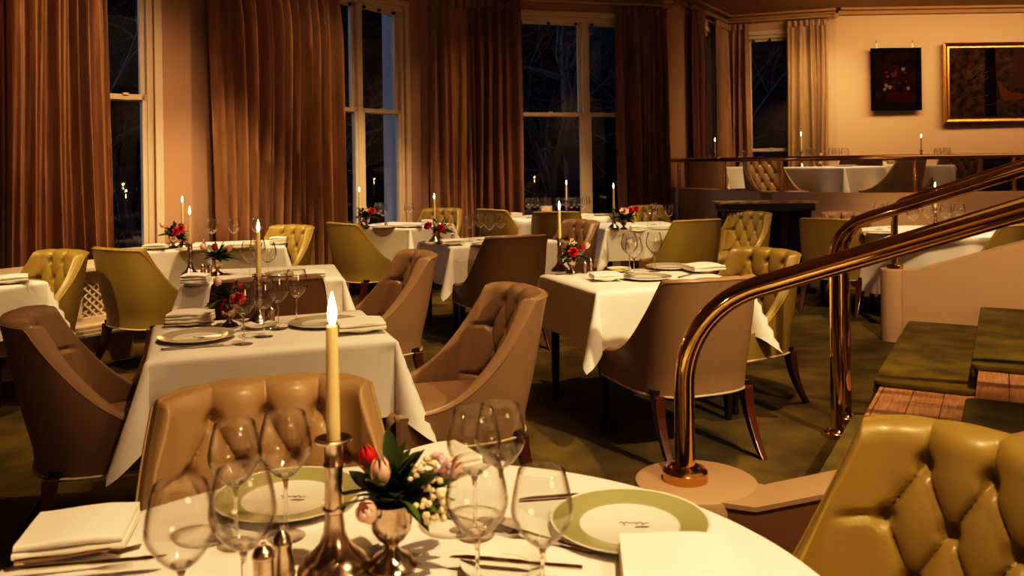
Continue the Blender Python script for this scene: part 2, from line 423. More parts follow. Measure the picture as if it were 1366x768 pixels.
# ------------------------------------------------------------------ grand stair: newels, stringers, steps, runners, handrails
NEAR, FAR = Vector((.47,2.40)), Vector((3.04,6.87))
NZ, SLOPE, RUN, RISE = .57, .345, .5, .145
def stringer(name, N0, dirv, side, thick, L_=2.35, r=.0, flat=.16, off=0.0, slope=SLOPE, slope_mat=False):
    """low wall with a level rounded end and a raking top"""
    n = Vector((-dirv.y, dirv.x))
    mb = MB(); A = []; 
    # outline polygon of level part incl. rounded head
    head = [N0 + dirv*(-.0) + Vector((cos(a), sin(a)))*r for a in [2*PI*k/40 for k in range(40)]]
    mb.lathe([(0,NZ),(r-.012,NZ),(r-.003,NZ-.004),(r,NZ-.014),(r,NZ-.05),(r,0)], 48, 0, Matrix.Translation((N0.x,N0.y,0)))
    a0 = N0 + n*off
    s0, s1 = r*.55, L_
    z1 = NZ + slope*(L_-flat)
    prof = [(s0,NZ),(max(flat,r+.01),NZ),(s1,z1)]
    # coping + body
    def quad(w, dz0, dz1, m):
        rows = []
        for s, z in prof:
            p = a0 + dirv*s
            rows.append([(*(p-n*w/2), (z-dz1) if dz1 is not None else 0), (*(p-n*w/2), z-dz0), (*(p+n*w/2), z-dz0), (*(p+n*w/2), (z-dz1) if dz1 is not None else 0)])
        o = len(mb.v); mb.grid(rows, closed_u=True, mat=m)
        mb.f.append((o,o+1,o+2,o+3)); mb.m.append(m); k = o+8; mb.f.append((k+3,k+2,k+1,k)); mb.m.append(m)
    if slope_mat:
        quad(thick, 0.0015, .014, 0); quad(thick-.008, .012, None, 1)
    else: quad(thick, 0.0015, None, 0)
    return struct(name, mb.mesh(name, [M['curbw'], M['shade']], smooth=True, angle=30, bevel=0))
NDIR = Vector((.915,-.403)).normalized()
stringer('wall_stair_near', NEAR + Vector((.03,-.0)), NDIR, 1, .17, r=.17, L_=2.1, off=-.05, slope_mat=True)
stringer('wall_stair_far', FAR, STAIR_P, 1, .20, r=.11, L_=2.1, off=0)
stair = obj('staircase', None); stair['kind'] = 'structure'
def SP(s, t): return NEAR + STAIR_A*s + STAIR_P*t
S_END = 5.10
for j in range(4):
    t0, t1 = .14 + RUN*j, .14+RUN*4+.1
    mb = MB(); mb.prism([SP(.1,t0), SP(S_END,t0), SP(S_END,t1), SP(.1,t1)], RISE*j, RISE*(j+1))
    st = obj('step', mb.mesh('step', M['oak'], smooth=False, bevel=.006), stair)
    for s0, s1 in ((.12, 2.28), (3.0, S_END-.02)):
        z = RISE*(j+1)
        mb = MB(); e = .05; a, b = s0, s1; c, dd = t0-.035, t0+RUN-.01
        cor = []
        for cs, ct, q in ((a+e,c+e,2),(a+e,dd-e,1),(b-e,dd-e,0),(b-e,c+e,3)):
            for k in range(5):
                ang = (q + {2:0,1:0,0:0,3:0}[q])*PI/2 + 0
                base = {2:PI,1:PI/2,0:0,3:1.5*PI}[q]
                th = base + PI/2 - k*PI/8 if False else base + (PI/2)*(1-k/4)
                cor.append(SP(cs + e*cos(th), ct + e*sin(th)))
        mb.prism(cor, z+.001, z+.032)
        # nosing that wraps down over the front edge
        mb.prism([SP(a+.02,c), SP(b-.02,c), SP(b-.02,c+.03), SP(a+.02,c+.03)], z-.045, z+.01)
        obj('carpet_runner', mb.mesh('carpet_runner', M['pad'], smooth=True, bevel=.012), st)

def bend_rail(base, dirv, zbase, zlow, length, slope, R=.26, n=14):
    """post rising from base, bending smoothly into a raking rail"""
    al = math.atan(slope)
    pts = [(0, zbase)]
    # circle tangent to vertical x=0 and to the rake line z = zlow + slope*x
    # centre at (R, zc); tangent on rake at angle
    zc = zlow + slope*R - R/cos(al) 
    k0 = PI; k1 = PI/2 + al
    z_t = zc
    for i in range(1,6): pts.append((0, zbase + (z_t-zbase)*i/5))
    for i in range(1,n+1):
        a = k0 + (k1-k0)*i/n
        pts.append((R+R*cos(a), zc+R*sin(a)))
    x_e = pts[-1][0]; z_e = pts[-1][1]
    for i in range(1,9):
        x = x_e + (length-x_e)*i/8; pts.append((x, z_e + slope*(x-x_e)))
    return [(base.x+dirv.x*x, base.y+dirv.y*x, z) for x, z in pts]
def handrail(label, base, dirv, zbase, zlow, r, length, slope, R, extra=(), fl=.062, m='brass'):
    h = thing('handrail', label, 'handrail', (base.x, base.y, zbase))
    o = Vector((base.x, base.y, zbase))
    pts = [Vector(p)-o for p in bend_rail(base, dirv, zbase, zlow, length, slope, R)]
    mb = MB(); mb.tube(pts, r, 24); obj('rail', mb.mesh('rail', M[m], angle=60), h)
    mb = MB(); flange(mb, (0,0,0), fl, .032); obj('base_flange', mb.mesh('base_flange', M['brassd']), h)
    for x in extra:
        z = zlow+slope*x; p = Vector((dirv.x*x, dirv.y*x, 0))
        zb = SLOPE*(x-.16)+NZ-zbase if zbase > .1 else max(0, RISE*(1+int((x-.14)//RUN)))
        mb = MB(); mb.tube([p+Vector((0,0,zb)), p+Vector((0,0,z-zbase))], r*.8, 12); flange(mb, p+Vector((0,0,zb)), fl*.8, .02)
        obj('post', mb.mesh('post', M['brassd']), h)
handrail('thick polished brass handrail curving up from the pale rounded newel in front', NEAR, NDIR, NZ, 1.045, .0285, 2.2, .345, .30)
handrail('brass handrail at mid stair, nearer of the twin floor posts', SP(2.43,0), STAIR_P, 0, 1.09, .0285, 2.3, .345, .22, m='brass')
handrail('brass handrail at mid stair, farther of the twin floor posts', SP(2.74,0), STAIR_P, 0, 1.09, .0285, 2.3, .345, .22, m='brass')
handrail('thin brass handrail on the far stair wall, farthest of the stair rails', FAR + Vector((-.0,.0)), STAIR_P, NZ, 1.085, .027, 2.2, .36, .12)

# ------------------------------------------------------------------ chairs
def catmull(pts, n):
    out = []
    for i in range(len(pts)-1):
        p0, p1, p2, p3 = pts[max(i-1,0)], pts[i], pts[i+1], pts[min(i+2,len(pts)-1)]
        for k in range(n):
            t = k/n
            out.append(.5*((2*p1)+(p2-p0)*t+(2*p0-5*p1+4*p2-p3)*t*t+(3*p1-p0-3*p2+p3)*t**3))
    out.append(pts[-1]); return out
HALF = catmull([Vector(p) for p in ((0,.325),(.12,.314),(.212,.279),(.270,.215),(.297,.125),(.302,-.03),(.296,-.275))], 40)
ACC = [0.0]
for a, b in zip(HALF[:-1], HALF[1:]): ACC.append(ACC[-1]+(b-a).length)
HLEN = ACC[-1]
def path_pt(s):
    sg = -1 if s < 0 else 1; s = min(abs(s), HLEN)
    lo, hi = 0, len(ACC)-1
    while hi-lo > 1:
        m_ = (lo+hi)//2
        if ACC[m_] <= s: lo = m_
        else: hi = m_
    t = (s-ACC[lo])/(ACC[hi]-ACC[lo]); p = HALF[lo].lerp(HALF[hi], t); tg = (HALF[hi]-HALF[lo]).normalized()
    nrm = Vector((tg.y, -tg.x))           # towards the inside of the U for the right half
    if nrm.dot(Vector((0,-.05))-p) < 0: nrm = -nrm
    return Vector((p.x*sg, p.y)), Vector((nrm.x*sg, nrm.y))
INN = catmull([Vector(p) for p in ((0,.236),(.12,.229),(.197,.204),(.240,.150),(.256,.078),(.258,-.07),(.252,-.275))], 40)
IACC = [0.0]
for a, b in zip(INN[:-1], INN[1:]): IACC.append(IACC[-1]+(b-a).length)
def inner_pt(s):
    sg = -1 if s < 0 else 1; q = abs(s)/HLEN*IACC[-1]; lo, hi = 0, len(IACC)-1
    while hi-lo > 1:
        m_ = (lo+hi)//2
        if IACC[m_] <= q: lo = m_
        else: hi = m_
    t = (q-IACC[lo])/(IACC[hi]-IACC[lo]); p = INN[lo].lerp(INN[hi], t); tg = (INN[hi]-INN[lo]).normalized()
    return Vector((p.x*sg, p.y)), Vector((-abs(tg.y)*sg if abs(tg.y)>1e-6 else 0, -abs(tg.x)))
W0 = .375
def ztop(w):
    if w < W0: return .898 - .012*(w/W0)**3
    t = min(1.0, (w-W0)/(1-W0))
    return .474 + .412*(1-t)**3.1
def sstep(a, b, x):
    t = min(1, max(0, (x-a)/(b-a))); return t*t*(3-2*t)
def lean(w, z):
    wb = 1 - sstep(.30, 1.0, w)
    return .115*wb*max(0, (z-.40)/.5)
TA, TB, TZ0 = .148, .113, .818
def tuft(s, z, amp):
    if z >= TZ0: fx = fy = abs(sin(PI*s/TA))
    else:
        zr = (TZ0-z)/(2*TB)
        fx, fy = abs(sin(PI*(s/TA+zr))), abs(sin(PI*(s/TA-zr)))
    puff = (max(fx,1e-4)*max(fy,1e-4))**.24
    edge = sstep(.195, .238, abs(s))
    if edge > 0:
        g = (.62+.38*min(1, abs(z-(TZ0-TB))/.018)**.7) * (.62+.38*min(1, abs(z-(TZ0-3*TB))/.018)**.7)
        puff = puff*(1-edge) + g*edge
    j = round((TZ0-z)/TB); best = 9
    for jj in (j-1, j, j+1):
        if jj < 0: continue
        o = (jj % 2)*TA/2; i = round((s-o)/TA)
        if abs(i*TA+o) > .245: continue
        b = math.hypot(s-(i*TA+o), z-(TZ0-jj*TB)); best = min(best, b)
    return amp*(.034*puff - .030*math.exp(-(best/.019)**2) - .022)
def chair_set(tag_, leather, back, du, hires):
    ss = []
    s = -HLEN
    n = int(2*HLEN/du)
    for i in range(n+1): ss.append(-HLEN + 2*HLEN*i/n)
    shell, cush = MB(), MB()
    R1, R2 = [], []
    for s in ss:
        w = abs(s)/HLEN; p, nr = path_pt(s); zt = ztop(w)
        ip, inr = inner_pt(s); T = (ip-p).length
        row = []
        nz = 14
        for k in range(nz+1):
            z = .325 + (zt-.012-.325)*k/nz
            bul = .012*sin(PI*min(1,(z-.325)/.5))*(1 if z<.83 else 1)
            q = p - nr*bul*0.6; row.append((q.x, q.y+lean(w,z), z))
        R1.append(row)
        amp = 1-sstep(.375, .45, w)
        prof = [(0, zt-.012, 0,1), (.004,zt-.004,.4,.9), (.014,zt+.001,0,1)]
        rc = min(.038, T*.48)
        for k in range(1,4): prof.append((.014+(T-rc-.014)*k/4, zt+.004*sin(PI*k/4), 0, 1))
        for k in range(0,6):
            a = PI/2*(1-k/5); prof.append((T-rc+rc*cos(a), zt-rc+rc*sin(a), cos(a), sin(a)))
        z_lo = .40
        ni = max(6, int(.46/du)) 
        for k in range(1, ni+1):
            prof.append((T, (zt-rc)+(z_lo-(zt-rc))*k/ni, 1, 0))
        row = []
        for o, z, ni_, nu_ in prof:
            dsp = tuft(s, min(z,.9), amp)*(.85 if nu_ > .9 else 1) if amp > 0 else 0
            if o < .02: dsp *= .35
            side = .0
            dsp += (1-amp)*(-.004)
            top = .22 if nu_ > .9 else (.22+.78*sstep(0,1,ni_))
            q = p + (ip-p)*(o/T) + inr*(dsp*ni_*top)
            row.append((q.x, q.y + lean(w, z), z + dsp*nu_*top))
        R2.append(row)
    shell.grid(R1)
    cush.grid(R2)
    # front caps of the arms
    for R, C in ((R1, R2),):
        for e in (0, -1):
            a, b = R1[e], R2[e]
            poly = a + b[1:] + [ (b[-1][0], b[-1][1], .325) ]
            cx = sum(v[0] for v in poly)/len(poly); cz = sum(v[2] for v in poly)/len(poly)
            y0 = poly[0][1]
            V = [(v[0], v[1], v[2]) for v in poly]; nV = len(V)
            ring = [(cx+(v[0]-cx)*.8, v[1]-.014, cz+(v[2]-cz)*.95) for v in poly]
            Fc = [(i,(i+1)%nV,nV+(i+1)%nV,nV+i) for i in range(nV)] + [tuple(range(nV,2*nV))]
            if e == 0: Fc = [f[::-1] for f in Fc]
            shell.add(V+ring, Fc)
    # bottom of the shell
    shell.grid([[(v[0][0],v[0][1],.325) for v in R1],[(r[-1][0]*1.0, r[-1][1], .325) for r in R2]])
    out = {}
    out['backrest'] = shell.mesh('backrest_'+tag_, back, weld=True, angle=50)
    out['tufted_cushion'] = cush.mesh('tufted_cushion_'+tag_, leather, angle=75)
    mb = MB(); mb.tube([(v[0][0]*1.004, v[0][1]+.002, .325) for v in R1][::3 if not hires else 2], .006, 6); out['piping'] = mb.mesh('piping_'+tag_, M['pipe'])
    mb = MB(); mb.tube([(r[0][0]*1.002, r[0][1]+.001, r[0][2]+.004) for r in R2][::3 if not hires else 2], .0045, 6); out['seam_piping'] = mb.mesh('seam_piping_'+tag_, leather)
    # seat cushion
    sr = []
    nx, ny = 16, 16
    V, Fc = [], []
    rows = []
    for k in range(0, 25):
        # profile around front-to-back section: from bottom front up, over the top, to the back
        t = k/24
        if t < .30: y, z = -.318 - .010*sin(PI*t/.3), .325 + (.445-.325)*t/.3
        elif t < .42: a = (t-.30)/.12*PI/2; y, z = -.283-.035*cos(a), .445+.035*sin(a)
        else: u = (t-.42)/.58; y, z = -.283+.52*u, .48-.02*u
        r_ = []
        for i in range(nx+1):
            x = -1+2*i/nx
            cr = (1-abs(x)**6)
            hw = .288 if y < -.24 else .288 - (.05)*sstep(-.26,-.20,y)
            r_.append((x*hw, y + .006*abs(x)**2, z - .022*(abs(x)**6) + (.008*cr if t>.42 else 0)))
        rows.append(r_)
    mb = MB(); mb.grid(rows, flip=True)
    out['seat'] = mb.mesh('seat_'+tag_, leather, angle=60)
    mb = MB(); mb.box((0,-.02,.335),(.55,.55,.035)); out['seat_frame'] = mb.mesh('seat_frame_'+tag_, M['tabw'], smooth=False)
    # legs: front tapered, rear sabre
    def leg(pts, sizes, m):
        mb = MB(); rows = []
        for (x,y,z), w in zip(pts, sizes):
            rows.append([(x-w,y-w,z),(x+w,y-w,z),(x+w,y+w,z),(x-w,y+w,z)])
        mb.grid(rows, closed_u=True); o = len(mb.v); mb.f.append((3,2,1,0)); mb.m.append(0); mb.f.append((o-4,o-3,o-2,o-1)); mb.m.append(0)
        return mb.mesh('leg_'+tag_, m, smooth=False, bevel=.006)
    out['legs'] = []
    for sx in (-1,1):
        out['legs'].append(leg([(sx*.235,-.245,0),(sx*.235,-.245,.10),(sx*.235,-.245,.33)], (.015,.018,.027), M['leg']))
        P = [(sx*.252,.385-.135*sin(PI/2*min(1,t))**.9,.33*t) for t in (0,.12,.25,.4,.55,.7,.85,1.0)]
        out['legs'].append(leg(P, (.016,.017,.018,.020,.022,.024,.026,.027), M['legred']))
    # buttons
    out['buttons'] = []
    bm_ = MB(); bm_.lathe([(0,.006),(.006,.0055),(.010,.003),(.011,0),(.009,-.003)], 12); out['button_mesh'] = bm_.mesh('button_'+tag_, leather)
    for j in range(3):
        o = (j%2)*TA/2
        for i in range(-2,3):
            s = i*TA+o
            if abs(s) > .245: continue
            z = TZ0-j*TB; w = abs(s)/HLEN; p, nr = path_pt(s)
            q, nr = inner_pt(s); q = q + nr*(tuft(s, z, 1) + .004)
            rx = Vector((nr.x, nr.y, .18)).normalized()
            out['buttons'].append(((q.x, q.y+lean(w,z), z), rx.to_track_quat('Z','Y').to_euler()))
    return out
SETS = {}
def get_set(leather, back, hires):
    k = (leather, back, hires)
    if k not in SETS: SETS[k] = chair_set('%s_%s' % (leather, back), M[leather], M[back], .0042 if hires else .009, hires)
    return SETS[k]
def chair(px, d, face, leather, label, z=0.0, back=None, hires=False, buttons=False, group='tufted dining chairs', xy=None):
    f = Vector(face).normalized()
    B = Vector(xy) if xy else on(px, d)
    c = B + f*.36
    rz = math.atan2(f.x, -f.y)
    st = get_set(leather, back or leather, hires)
    t = thing('dining_chair', label, 'chair', (c.x, c.y, z), rz, group)
    br = obj('backrest', st['backrest'], t)
    tc = obj('tufted_cushion', st['tufted_cushion'], t)
    obj('seam_piping', st['seam_piping'], tc)
    obj('piping', st['piping'], br)
    obj('seat', st['seat'], t); obj('seat_frame', st['seat_frame'], t)
    for l in st['legs']: obj('leg', l, t)
    if buttons:
        for p, r in st['buttons']: obj('button', st['button_mesh'], tc, p, rot=r)
    return t

chair(350, 2.24, (.32,-.95), 'cream', 'honey leather tufted chair across the front round table, facing the camera', hires=True, buttons=True)
chair(0, 0, (-.83,-.55), 'olive', 'olive tufted leather chair at lower right, largest in view, cut by the frame', hires=True, buttons=True, xy=(.945,1.70))
chair(28, 3.34, (.92,.39), 'taupe', 'brown leather chair in side view cut by the left edge, facing right', hires=True, buttons=True)
chair(693, 3.86, (-.93,-.36), 'taupe', 'taupe tufted chair in side view just behind the tall wine glasses, facing left', hires=True, buttons=True)
chair(560, 5.46, (-.92,-.40), 'taupe', 'taupe tufted chair facing left, behind and left of the larger taupe chair', buttons=True)
chair(356, 4.32, (-.27,.96), 'brown', 'brown chair back with straight top edge seen behind the wine glasses at left', back='brown')
chair(150, 6.05, (.52,.86), 'olive', 'olive chair seen from behind in front of the left window')
chair(86, 5.90, (-.5,-.87), 'olive', 'olive tufted chair at far left facing the cut-off table', buttons=True)
chair(392, 8.05, (-.5,-.86), 'olive', 'olive tufted chair against the second curtain, right end of the window table')
chair(452, 8.35, (.74,.67), 'olive', 'olive chair seen from behind, its arm sweeping right, below the middle window')
chair(590, 10.75, (-.3,-.95), 'olive', 'small olive tufted chair facing the camera below the third curtain')
chair(690, 6.6, (-.42,.91), 'brown', 'brown leather chair back at mid room behind the front taupe chair', back='brown')
chair(778, 8.2, (-.85,-.5), 'taupe', 'taupe tufted chair facing left just behind the candle with red flowers')
chair(741, 9.7, (.1,1), 'olive', 'olive and brown chair back in front of the far round window table', back='olive')
chair(652, 10.4, (.75,.66), 'olive', 'half-hidden olive chair behind four wine glasses, left of the far round table')
chair(932, 8.1, (-.35,.94), 'olive', 'wide olive chair back right of the table before the curb')
chair(1003, 9.15, (-.8,-.6), 'olive', 'pale olive tufted chair standing before the dark marble-topped console')
chair(858, 10.7, (.5,-.86), 'olive', 'olive chair mostly hidden behind red flowers below the fourth curtain')
chair(950, 4.12, (-.35,.94), 'taupe', 'taupe chair seen from behind through the curve of the front brass handrail')
chair(1024, 5.35, (-.85,-.52), 'olive', 'olive tufted chair facing left beside the front handrail')
chair(1102, 8.0, (.6,.8), 'olive', 'olive chair seen from behind left of the round table beyond the handrails')
chair(1120, 9.0, (.25,-.97), 'taupe', 'tan tufted chair against the curb behind the olive chair near the twin rail posts')
chair(1366, 7.1, (-.55,.84), 'olive', 'olive chair seen from behind at the right edge above the stair wall')
chair(1372, 8.6, (-.6,-.8), 'taupe', 'tan tufted chair top at the right edge behind the olive chair')
G2 = 'terrace dining chairs'
chair(937, 12.05, (.45,.9), 'cream', 'tan chair back on the terrace at the left end of the rail', z=FLZ, group=G2)
chair(1012, 11.0, (.30,-.95), 'cream', 'cream tufted chair on the terrace between two rail posts', z=FLZ, group=G2)
chair(1222, 10.35, (-.6,.8), 'cream', 'tan chair seen from behind on the terrace beside a rail post', z=FLZ, group=G2)
chair(1150, 12.0, (.2,.98), 'brown', 'dark chair back on the terrace behind the big square table', z=FLZ, group=G2)
chair(1181, 13.55, (-.3,-.95), 'olive', 'olive tufted chair on the terrace facing the camera below the black-framed painting', z=FLZ, group=G2)
chair(1284, 11.4, (-.75,-.66), 'brown', 'dark brown chair on the terrace right of the small round table', z=FLZ, group=G2)

# ------------------------------------------------------------------ tables and cloths
TZ = .76
LEGP = [(.0,0),(.016,0),(.020,.012),(.020,.03),(.014,.045),(.017,.07),(.024,.10),(.019,.125),(.024,.14),(.026,.70)]
LEGM = MB().lathe(LEGP, 14).mesh('table_leg', M['tabw'])
def cloth_rect(Lx, Ly, drop, seed, ear=.42):
    rnd = random.Random(seed); ph = [rnd.uniform(0,6.28) for _ in range(8)]
    def nodes(L_):
        h = L_/2
        sk = [.004,.010,.018,.03,.06,.10,.15,.2,.25,.29]; sk = [v*drop/.29 for v in sk]
        k = max(8, int(L_/.07))
        return [-h-v for v in sk[::-1]] + [-h+L_*i/k for i in range(k+1)] + [h+v for v in sk]
    X, Y = nodes(Lx), nodes(Ly); hx, hy = Lx/2, Ly/2; rows = []
    def fall(e): # rounded shoulder
        r = .014
        if e < r*PI/2: a = e/r; return r*sin(a), -r*(1-cos(a))
        return r, -r-(e-r*PI/2)
    for y in Y:
        row = []
        for x in X:
            ex, ey = max(0,abs(x)-hx), max(0,abs(y)-hy); sx, sy = (1 if x>0 else -1), (1 if y>0 else -1)
            if ex == 0 and ey == 0: p = (x, y, .004 + .0012*sin(9*x+ph[0])*sin(8*y+ph[1]))
            elif ey == 0:
                o, z = fall(ex); k = ex/drop
                o += ex*.07 + .016*k*k*sin(y*2*PI/(Ly*.6)+ph[2+(sx>0)]) + .006*k*sin(y*19+ph[4])
                p = (sx*(hx+o), y, z)
            elif ex == 0:
                o, z = fall(ey); k = ey/drop
                o += ey*.07 + .016*k*k*sin(x*2*PI/(Lx*.6)+ph[5+(sy>0)]) + .006*k*sin(x*17+ph[7])
                p = (x, sy*(hy+o), z)
            else:
                r = math.hypot(ex,ey); th = math.atan2(ey,ex); q = 1-abs(th/(PI/4)-1)
                o, z0 = fall(r)
                phi = .07 + (ear-.07)*q**.8
                ho = o*(1) + r*sin(phi) ; z = z0*cos(phi)
                # unfold direction: cling to the two sides, fold out at the ridge
                dth = PI/2*(.5+.5*math.copysign(abs(th/(PI/4)-1)**.7, th-PI/4)) if th != PI/4 else PI/4
                kx = sin(y*0+hy*2*PI/(Ly*.6)+ph[2+(sx>0)]); 
                p = (sx*(hx+ho*cos(dth)), sy*(hy+ho*sin(dth)), z)
            row.append(p)
        rows.append(row)
    mb = MB(); mb.grid(rows)
    return mb.mesh('tablecloth', M['cloth'], angle=55)
def cloth_round(R, drop, seed, folds=14, amp=.06):
    rnd = random.Random(seed); seg = 168; rows = [[(0,0,.004)]*seg]
    for r in (.3,.6,.85,.95,.985): rows.append([(R*r*cos(2*PI*j/seg), R*r*sin(2*PI*j/seg), .004) for j in range(seg)])
    phs = [rnd.uniform(0,6.28) for _ in range(4)]
    for k in range(15):
        e = drop*k/14; a = min(1, e/.02)
        o = .012*sin(a*PI/2); z = .004 - (.012*(1-cos(a*PI/2)) if e < .02 else .012+e-.02)
        row = []
        for j in range(seg):
            th = 2*PI*j/seg
            w = sin(folds*th+phs[0]+.5*sin(3*th+phs[1])); w = .5+.5*w; w = w**1.3
            rr = R+o + (e/drop)**.8*(amp*w + .012)
            zz = z + (.02*w*(e/drop))
            row.append((rr*cos(th), rr*sin(th), zz))
        rows.append(row)
    mb = MB(); mb.grid(rows, closed_u=True)
    return mb.mesh('round_tablecloth', M['cloth'], angle=60)
class T: pass
TABLES = {}
def table(key, desc, c, ang, Lx, Ly=None, drop=.31, z=0.0, seed=1, rnd=False, R=.7, folds=14):
    t = T(); t.c = Vector(c); t.a = ang; t.z = z+TZ; TABLES[key] = t; t.desc = desc
    root = thing('dining_table', ('round' if rnd else 'square') + ' dark wood table ' + desc, 'table', (c[0],c[1],z), ang, 'clothed dining tables')
    mb = MB()
    if rnd:
        mb.lathe([(0,.725),(R-.01,.725),(R,.735),(R,.752),(R-.01,.7585),(0,.7585)], 48); obj('tabletop', mb.mesh('tabletop', M['tabw']), root)
        lx = ly = R*.55
    else:
        mb.box((0,0,.742),(Lx,Ly,.032)); obj('tabletop', mb.mesh('tabletop', M['tabw'], smooth=False), root)
        mb = MB(); mb.box((0,0,.69),(Lx-.12,Ly-.12,.07)); obj('apron', mb.mesh('apron', M['tabw'], smooth=False), root)
        lx, ly = Lx/2-.055, Ly/2-.055
    for sx in (-1,1):
        for sy in (-1,1): obj('leg', LEGM, root, (sx*lx, sy*ly, 0))
    cl = obj('tablecloth', cloth_round(R, drop, seed, folds) if rnd else cloth_rect(Lx, Ly, drop, seed), None, (c[0],c[1],z+TZ), ang)
    tag(cl, 'white cloth over the table ' + desc, 'tablecloth', 'white tablecloths')
    return t
def from_corner(Fc, ang, Lx, Ly, cx=1, cy=1):
    a = Vector((cos(ang), sin(ang))); b = Vector((-sin(ang), cos(ang)))
    return Vector(Fc) + a*(Lx/2*cx) + b*(Ly/2*cy)
D = math.radians
table('T1', 'nearest the camera, in the foreground', (-.205,1.28), 0, 0, rnd=True, R=.725, drop=.30, seed=3, folds=12)
table('T2', 'just behind the honey tufted chair', (-1.03,3.62), D(20.5), .90, .72, seed=5)
table('TA', 'behind the brown chair back at left', from_corner((-1.94,5.05), D(16), .92, .75), D(16), .92, .75, seed=6)
table('TB', 'along the second curtain by the left window', from_corner((-3.06,7.15), D(15), 1.12, .70), D(15), 1.12, .70, drop=.34, seed=7)
table('TL', 'cut by the left edge of the picture', (-3.38,5.15), D(68), .72, .72, seed=8)
table('TC', 'below the middle window with its sash mullion', from_corner((-1.10,9.2), D(62), .85, .85, 1, 1), D(62), .85, .85, drop=.36, seed=9)
table('TD', 'at mid room with one pointed cloth corner hanging', from_corner((-.51,7.15), D(27), 1.0, .72), D(27), 1.0, .72, drop=.33, seed=10)
table('TE', 'below the far double window with many glasses', (.56,10.75), 0, 0, rnd=True, R=.64, drop=.5, seed=11)
table('TF', 'before the raised curb below the fourth curtain', from_corner((.96,8.85), D(14), .92, .75), D(14), .92, .75, drop=.34, seed=12)
table('TG', 'right of centre before the handrail', from_corner((.446,4.58), D(20), .94, .78), D(20), .94, .78, seed=13)
table('TH', 'beyond the handrails at right', (3.95,8.0), 0, 0, rnd=True, R=.70, drop=.55, seed=14)
table('K1', 'on the terrace behind the rail, largest up there', on(1108,11.15), D(38), .95, .95, z=FLZ, seed=15, drop=.33)
table('K0', 'on the terrace below the gathered alcove curtains', on(978,12.6), D(20), .6, .6, z=FLZ, seed=16)
table('K2', 'on the terrace in front of the olive tufted chair', on(1174,12.75), D(30), .62, .62, z=FLZ, seed=17)
table('K3', 'on the terrace below the gilt-framed painting', on(1246,11.75), 0, 0, z=FLZ, rnd=True, R=.34, drop=.4, seed=18, folds=9)

# ------------------------------------------------------------------ tableware
GS = 1.0
def glass_meshes():
    bowl_o = [(.005,.112),(.013,.1145),(.025,.124),(.0365,.138),(.0465,.154),(.0503,.166),(.0505,.176),(.0475,.195),(.0425,.217),(.0378,.236)]
    inner = [(max(.0005,r-.0016), z+.0016*(1-min(1,(z-.112)/.03))) for r, z in bowl_o][::-1]
    prof = bowl_o + [(.0352,.2368)] + inner[:-1] + [(.0005,.1145)]
    b = MB().lathe(prof, 32).mesh('glass_bowl', M['glass'], angle=80)
    st = MB().lathe([(.0045,.004),(.0038,.02),(.0034,.05),(.0036,.09),(.0046,.104),(.0085,.1128),(.0165,.1185),(.0150,.1205),(.008,.1225),(0,.123)], 12).mesh('glass_stem', M['crystal'], angle=80)
    ft = MB().lathe([(0,.0055),(.006,.005),(.018,.003),(.034,.0022),(.036,.0014),(.035,0),(0,0)], 28).mesh('glass_foot', M['glass'], angle=60)
    one = MB(); 
    one.lathe(prof, 20); one.lathe([(.004,.111),(.009,.1132),(.0165,.1185),(.0150,.1205),(.008,.1225),(0,.123)], 16, 1); one.lathe([(.036,0),(.036,.002),(.018,.003),(.0055,.006),(.0036,.03),(.0036,.095),(.006,.112)], 20, cap0=True)
    return b, st, ft, one.mesh('wine_glass', [M['glass'], M['crystal']], angle=80)
GB, GST, GF, GONE = glass_meshes()
def glass(key, px, py, label, s=1.0, parts=False, group='wine glasses', xy=None):
    z = TABLES[key].z + .0055
    p = Vector((*xy, z)) if xy else at(px, py, z)
    if parts:
        g = thing('wine_glass', label, 'wine glass', p, random.uniform(0,6), group); g.scale = (s,s,s)
        obj('bowl', GB, g); obj('stem', GST, g); obj('foot', GF, g)
    else:
        g = tag(obj('wine_glass', GONE, None, p), label, 'wine glass', group); g.scale = (s,s,s)
    return g
CS = MB().lathe([(0,0),(.058,0),(.060,.006),(.054,.012),(.052,.018),(.040,.026),(.026,.042),(.0185,.062),(.0165,.085),(.0165,.094),(.020,.097),(.020,.101),(.0155,.104),(.0150,.150),(.0150,.168),(.018,.172),(.018,.176),(.0150,.180),(.0155,.205),(.017,.212),(.031,.2145),(.032,.218),(.030,.2195),(.016,.217),(0,.216)], 36).mesh('candlestick', M['silver'])
CND = MB().lathe([(0,0),(.0118,0),(.0112,.08),(.0098,.185),(.0085,.192),(.004,.189),(0,.188)], 20).mesh('candle', M['wax'])
WK = MB().tube([(0,0,.186),(.0006,0,.196),(.002,0,.202)], .0011, 6).mesh('wick', M['wick'])
FLM = MB().lathe([(0,0),(.0030,.002),(.0056,.010),(.0062,.017),(.0050,.028),(.0026,.040),(0,.050)], 14).mesh('flame', M['flame'])
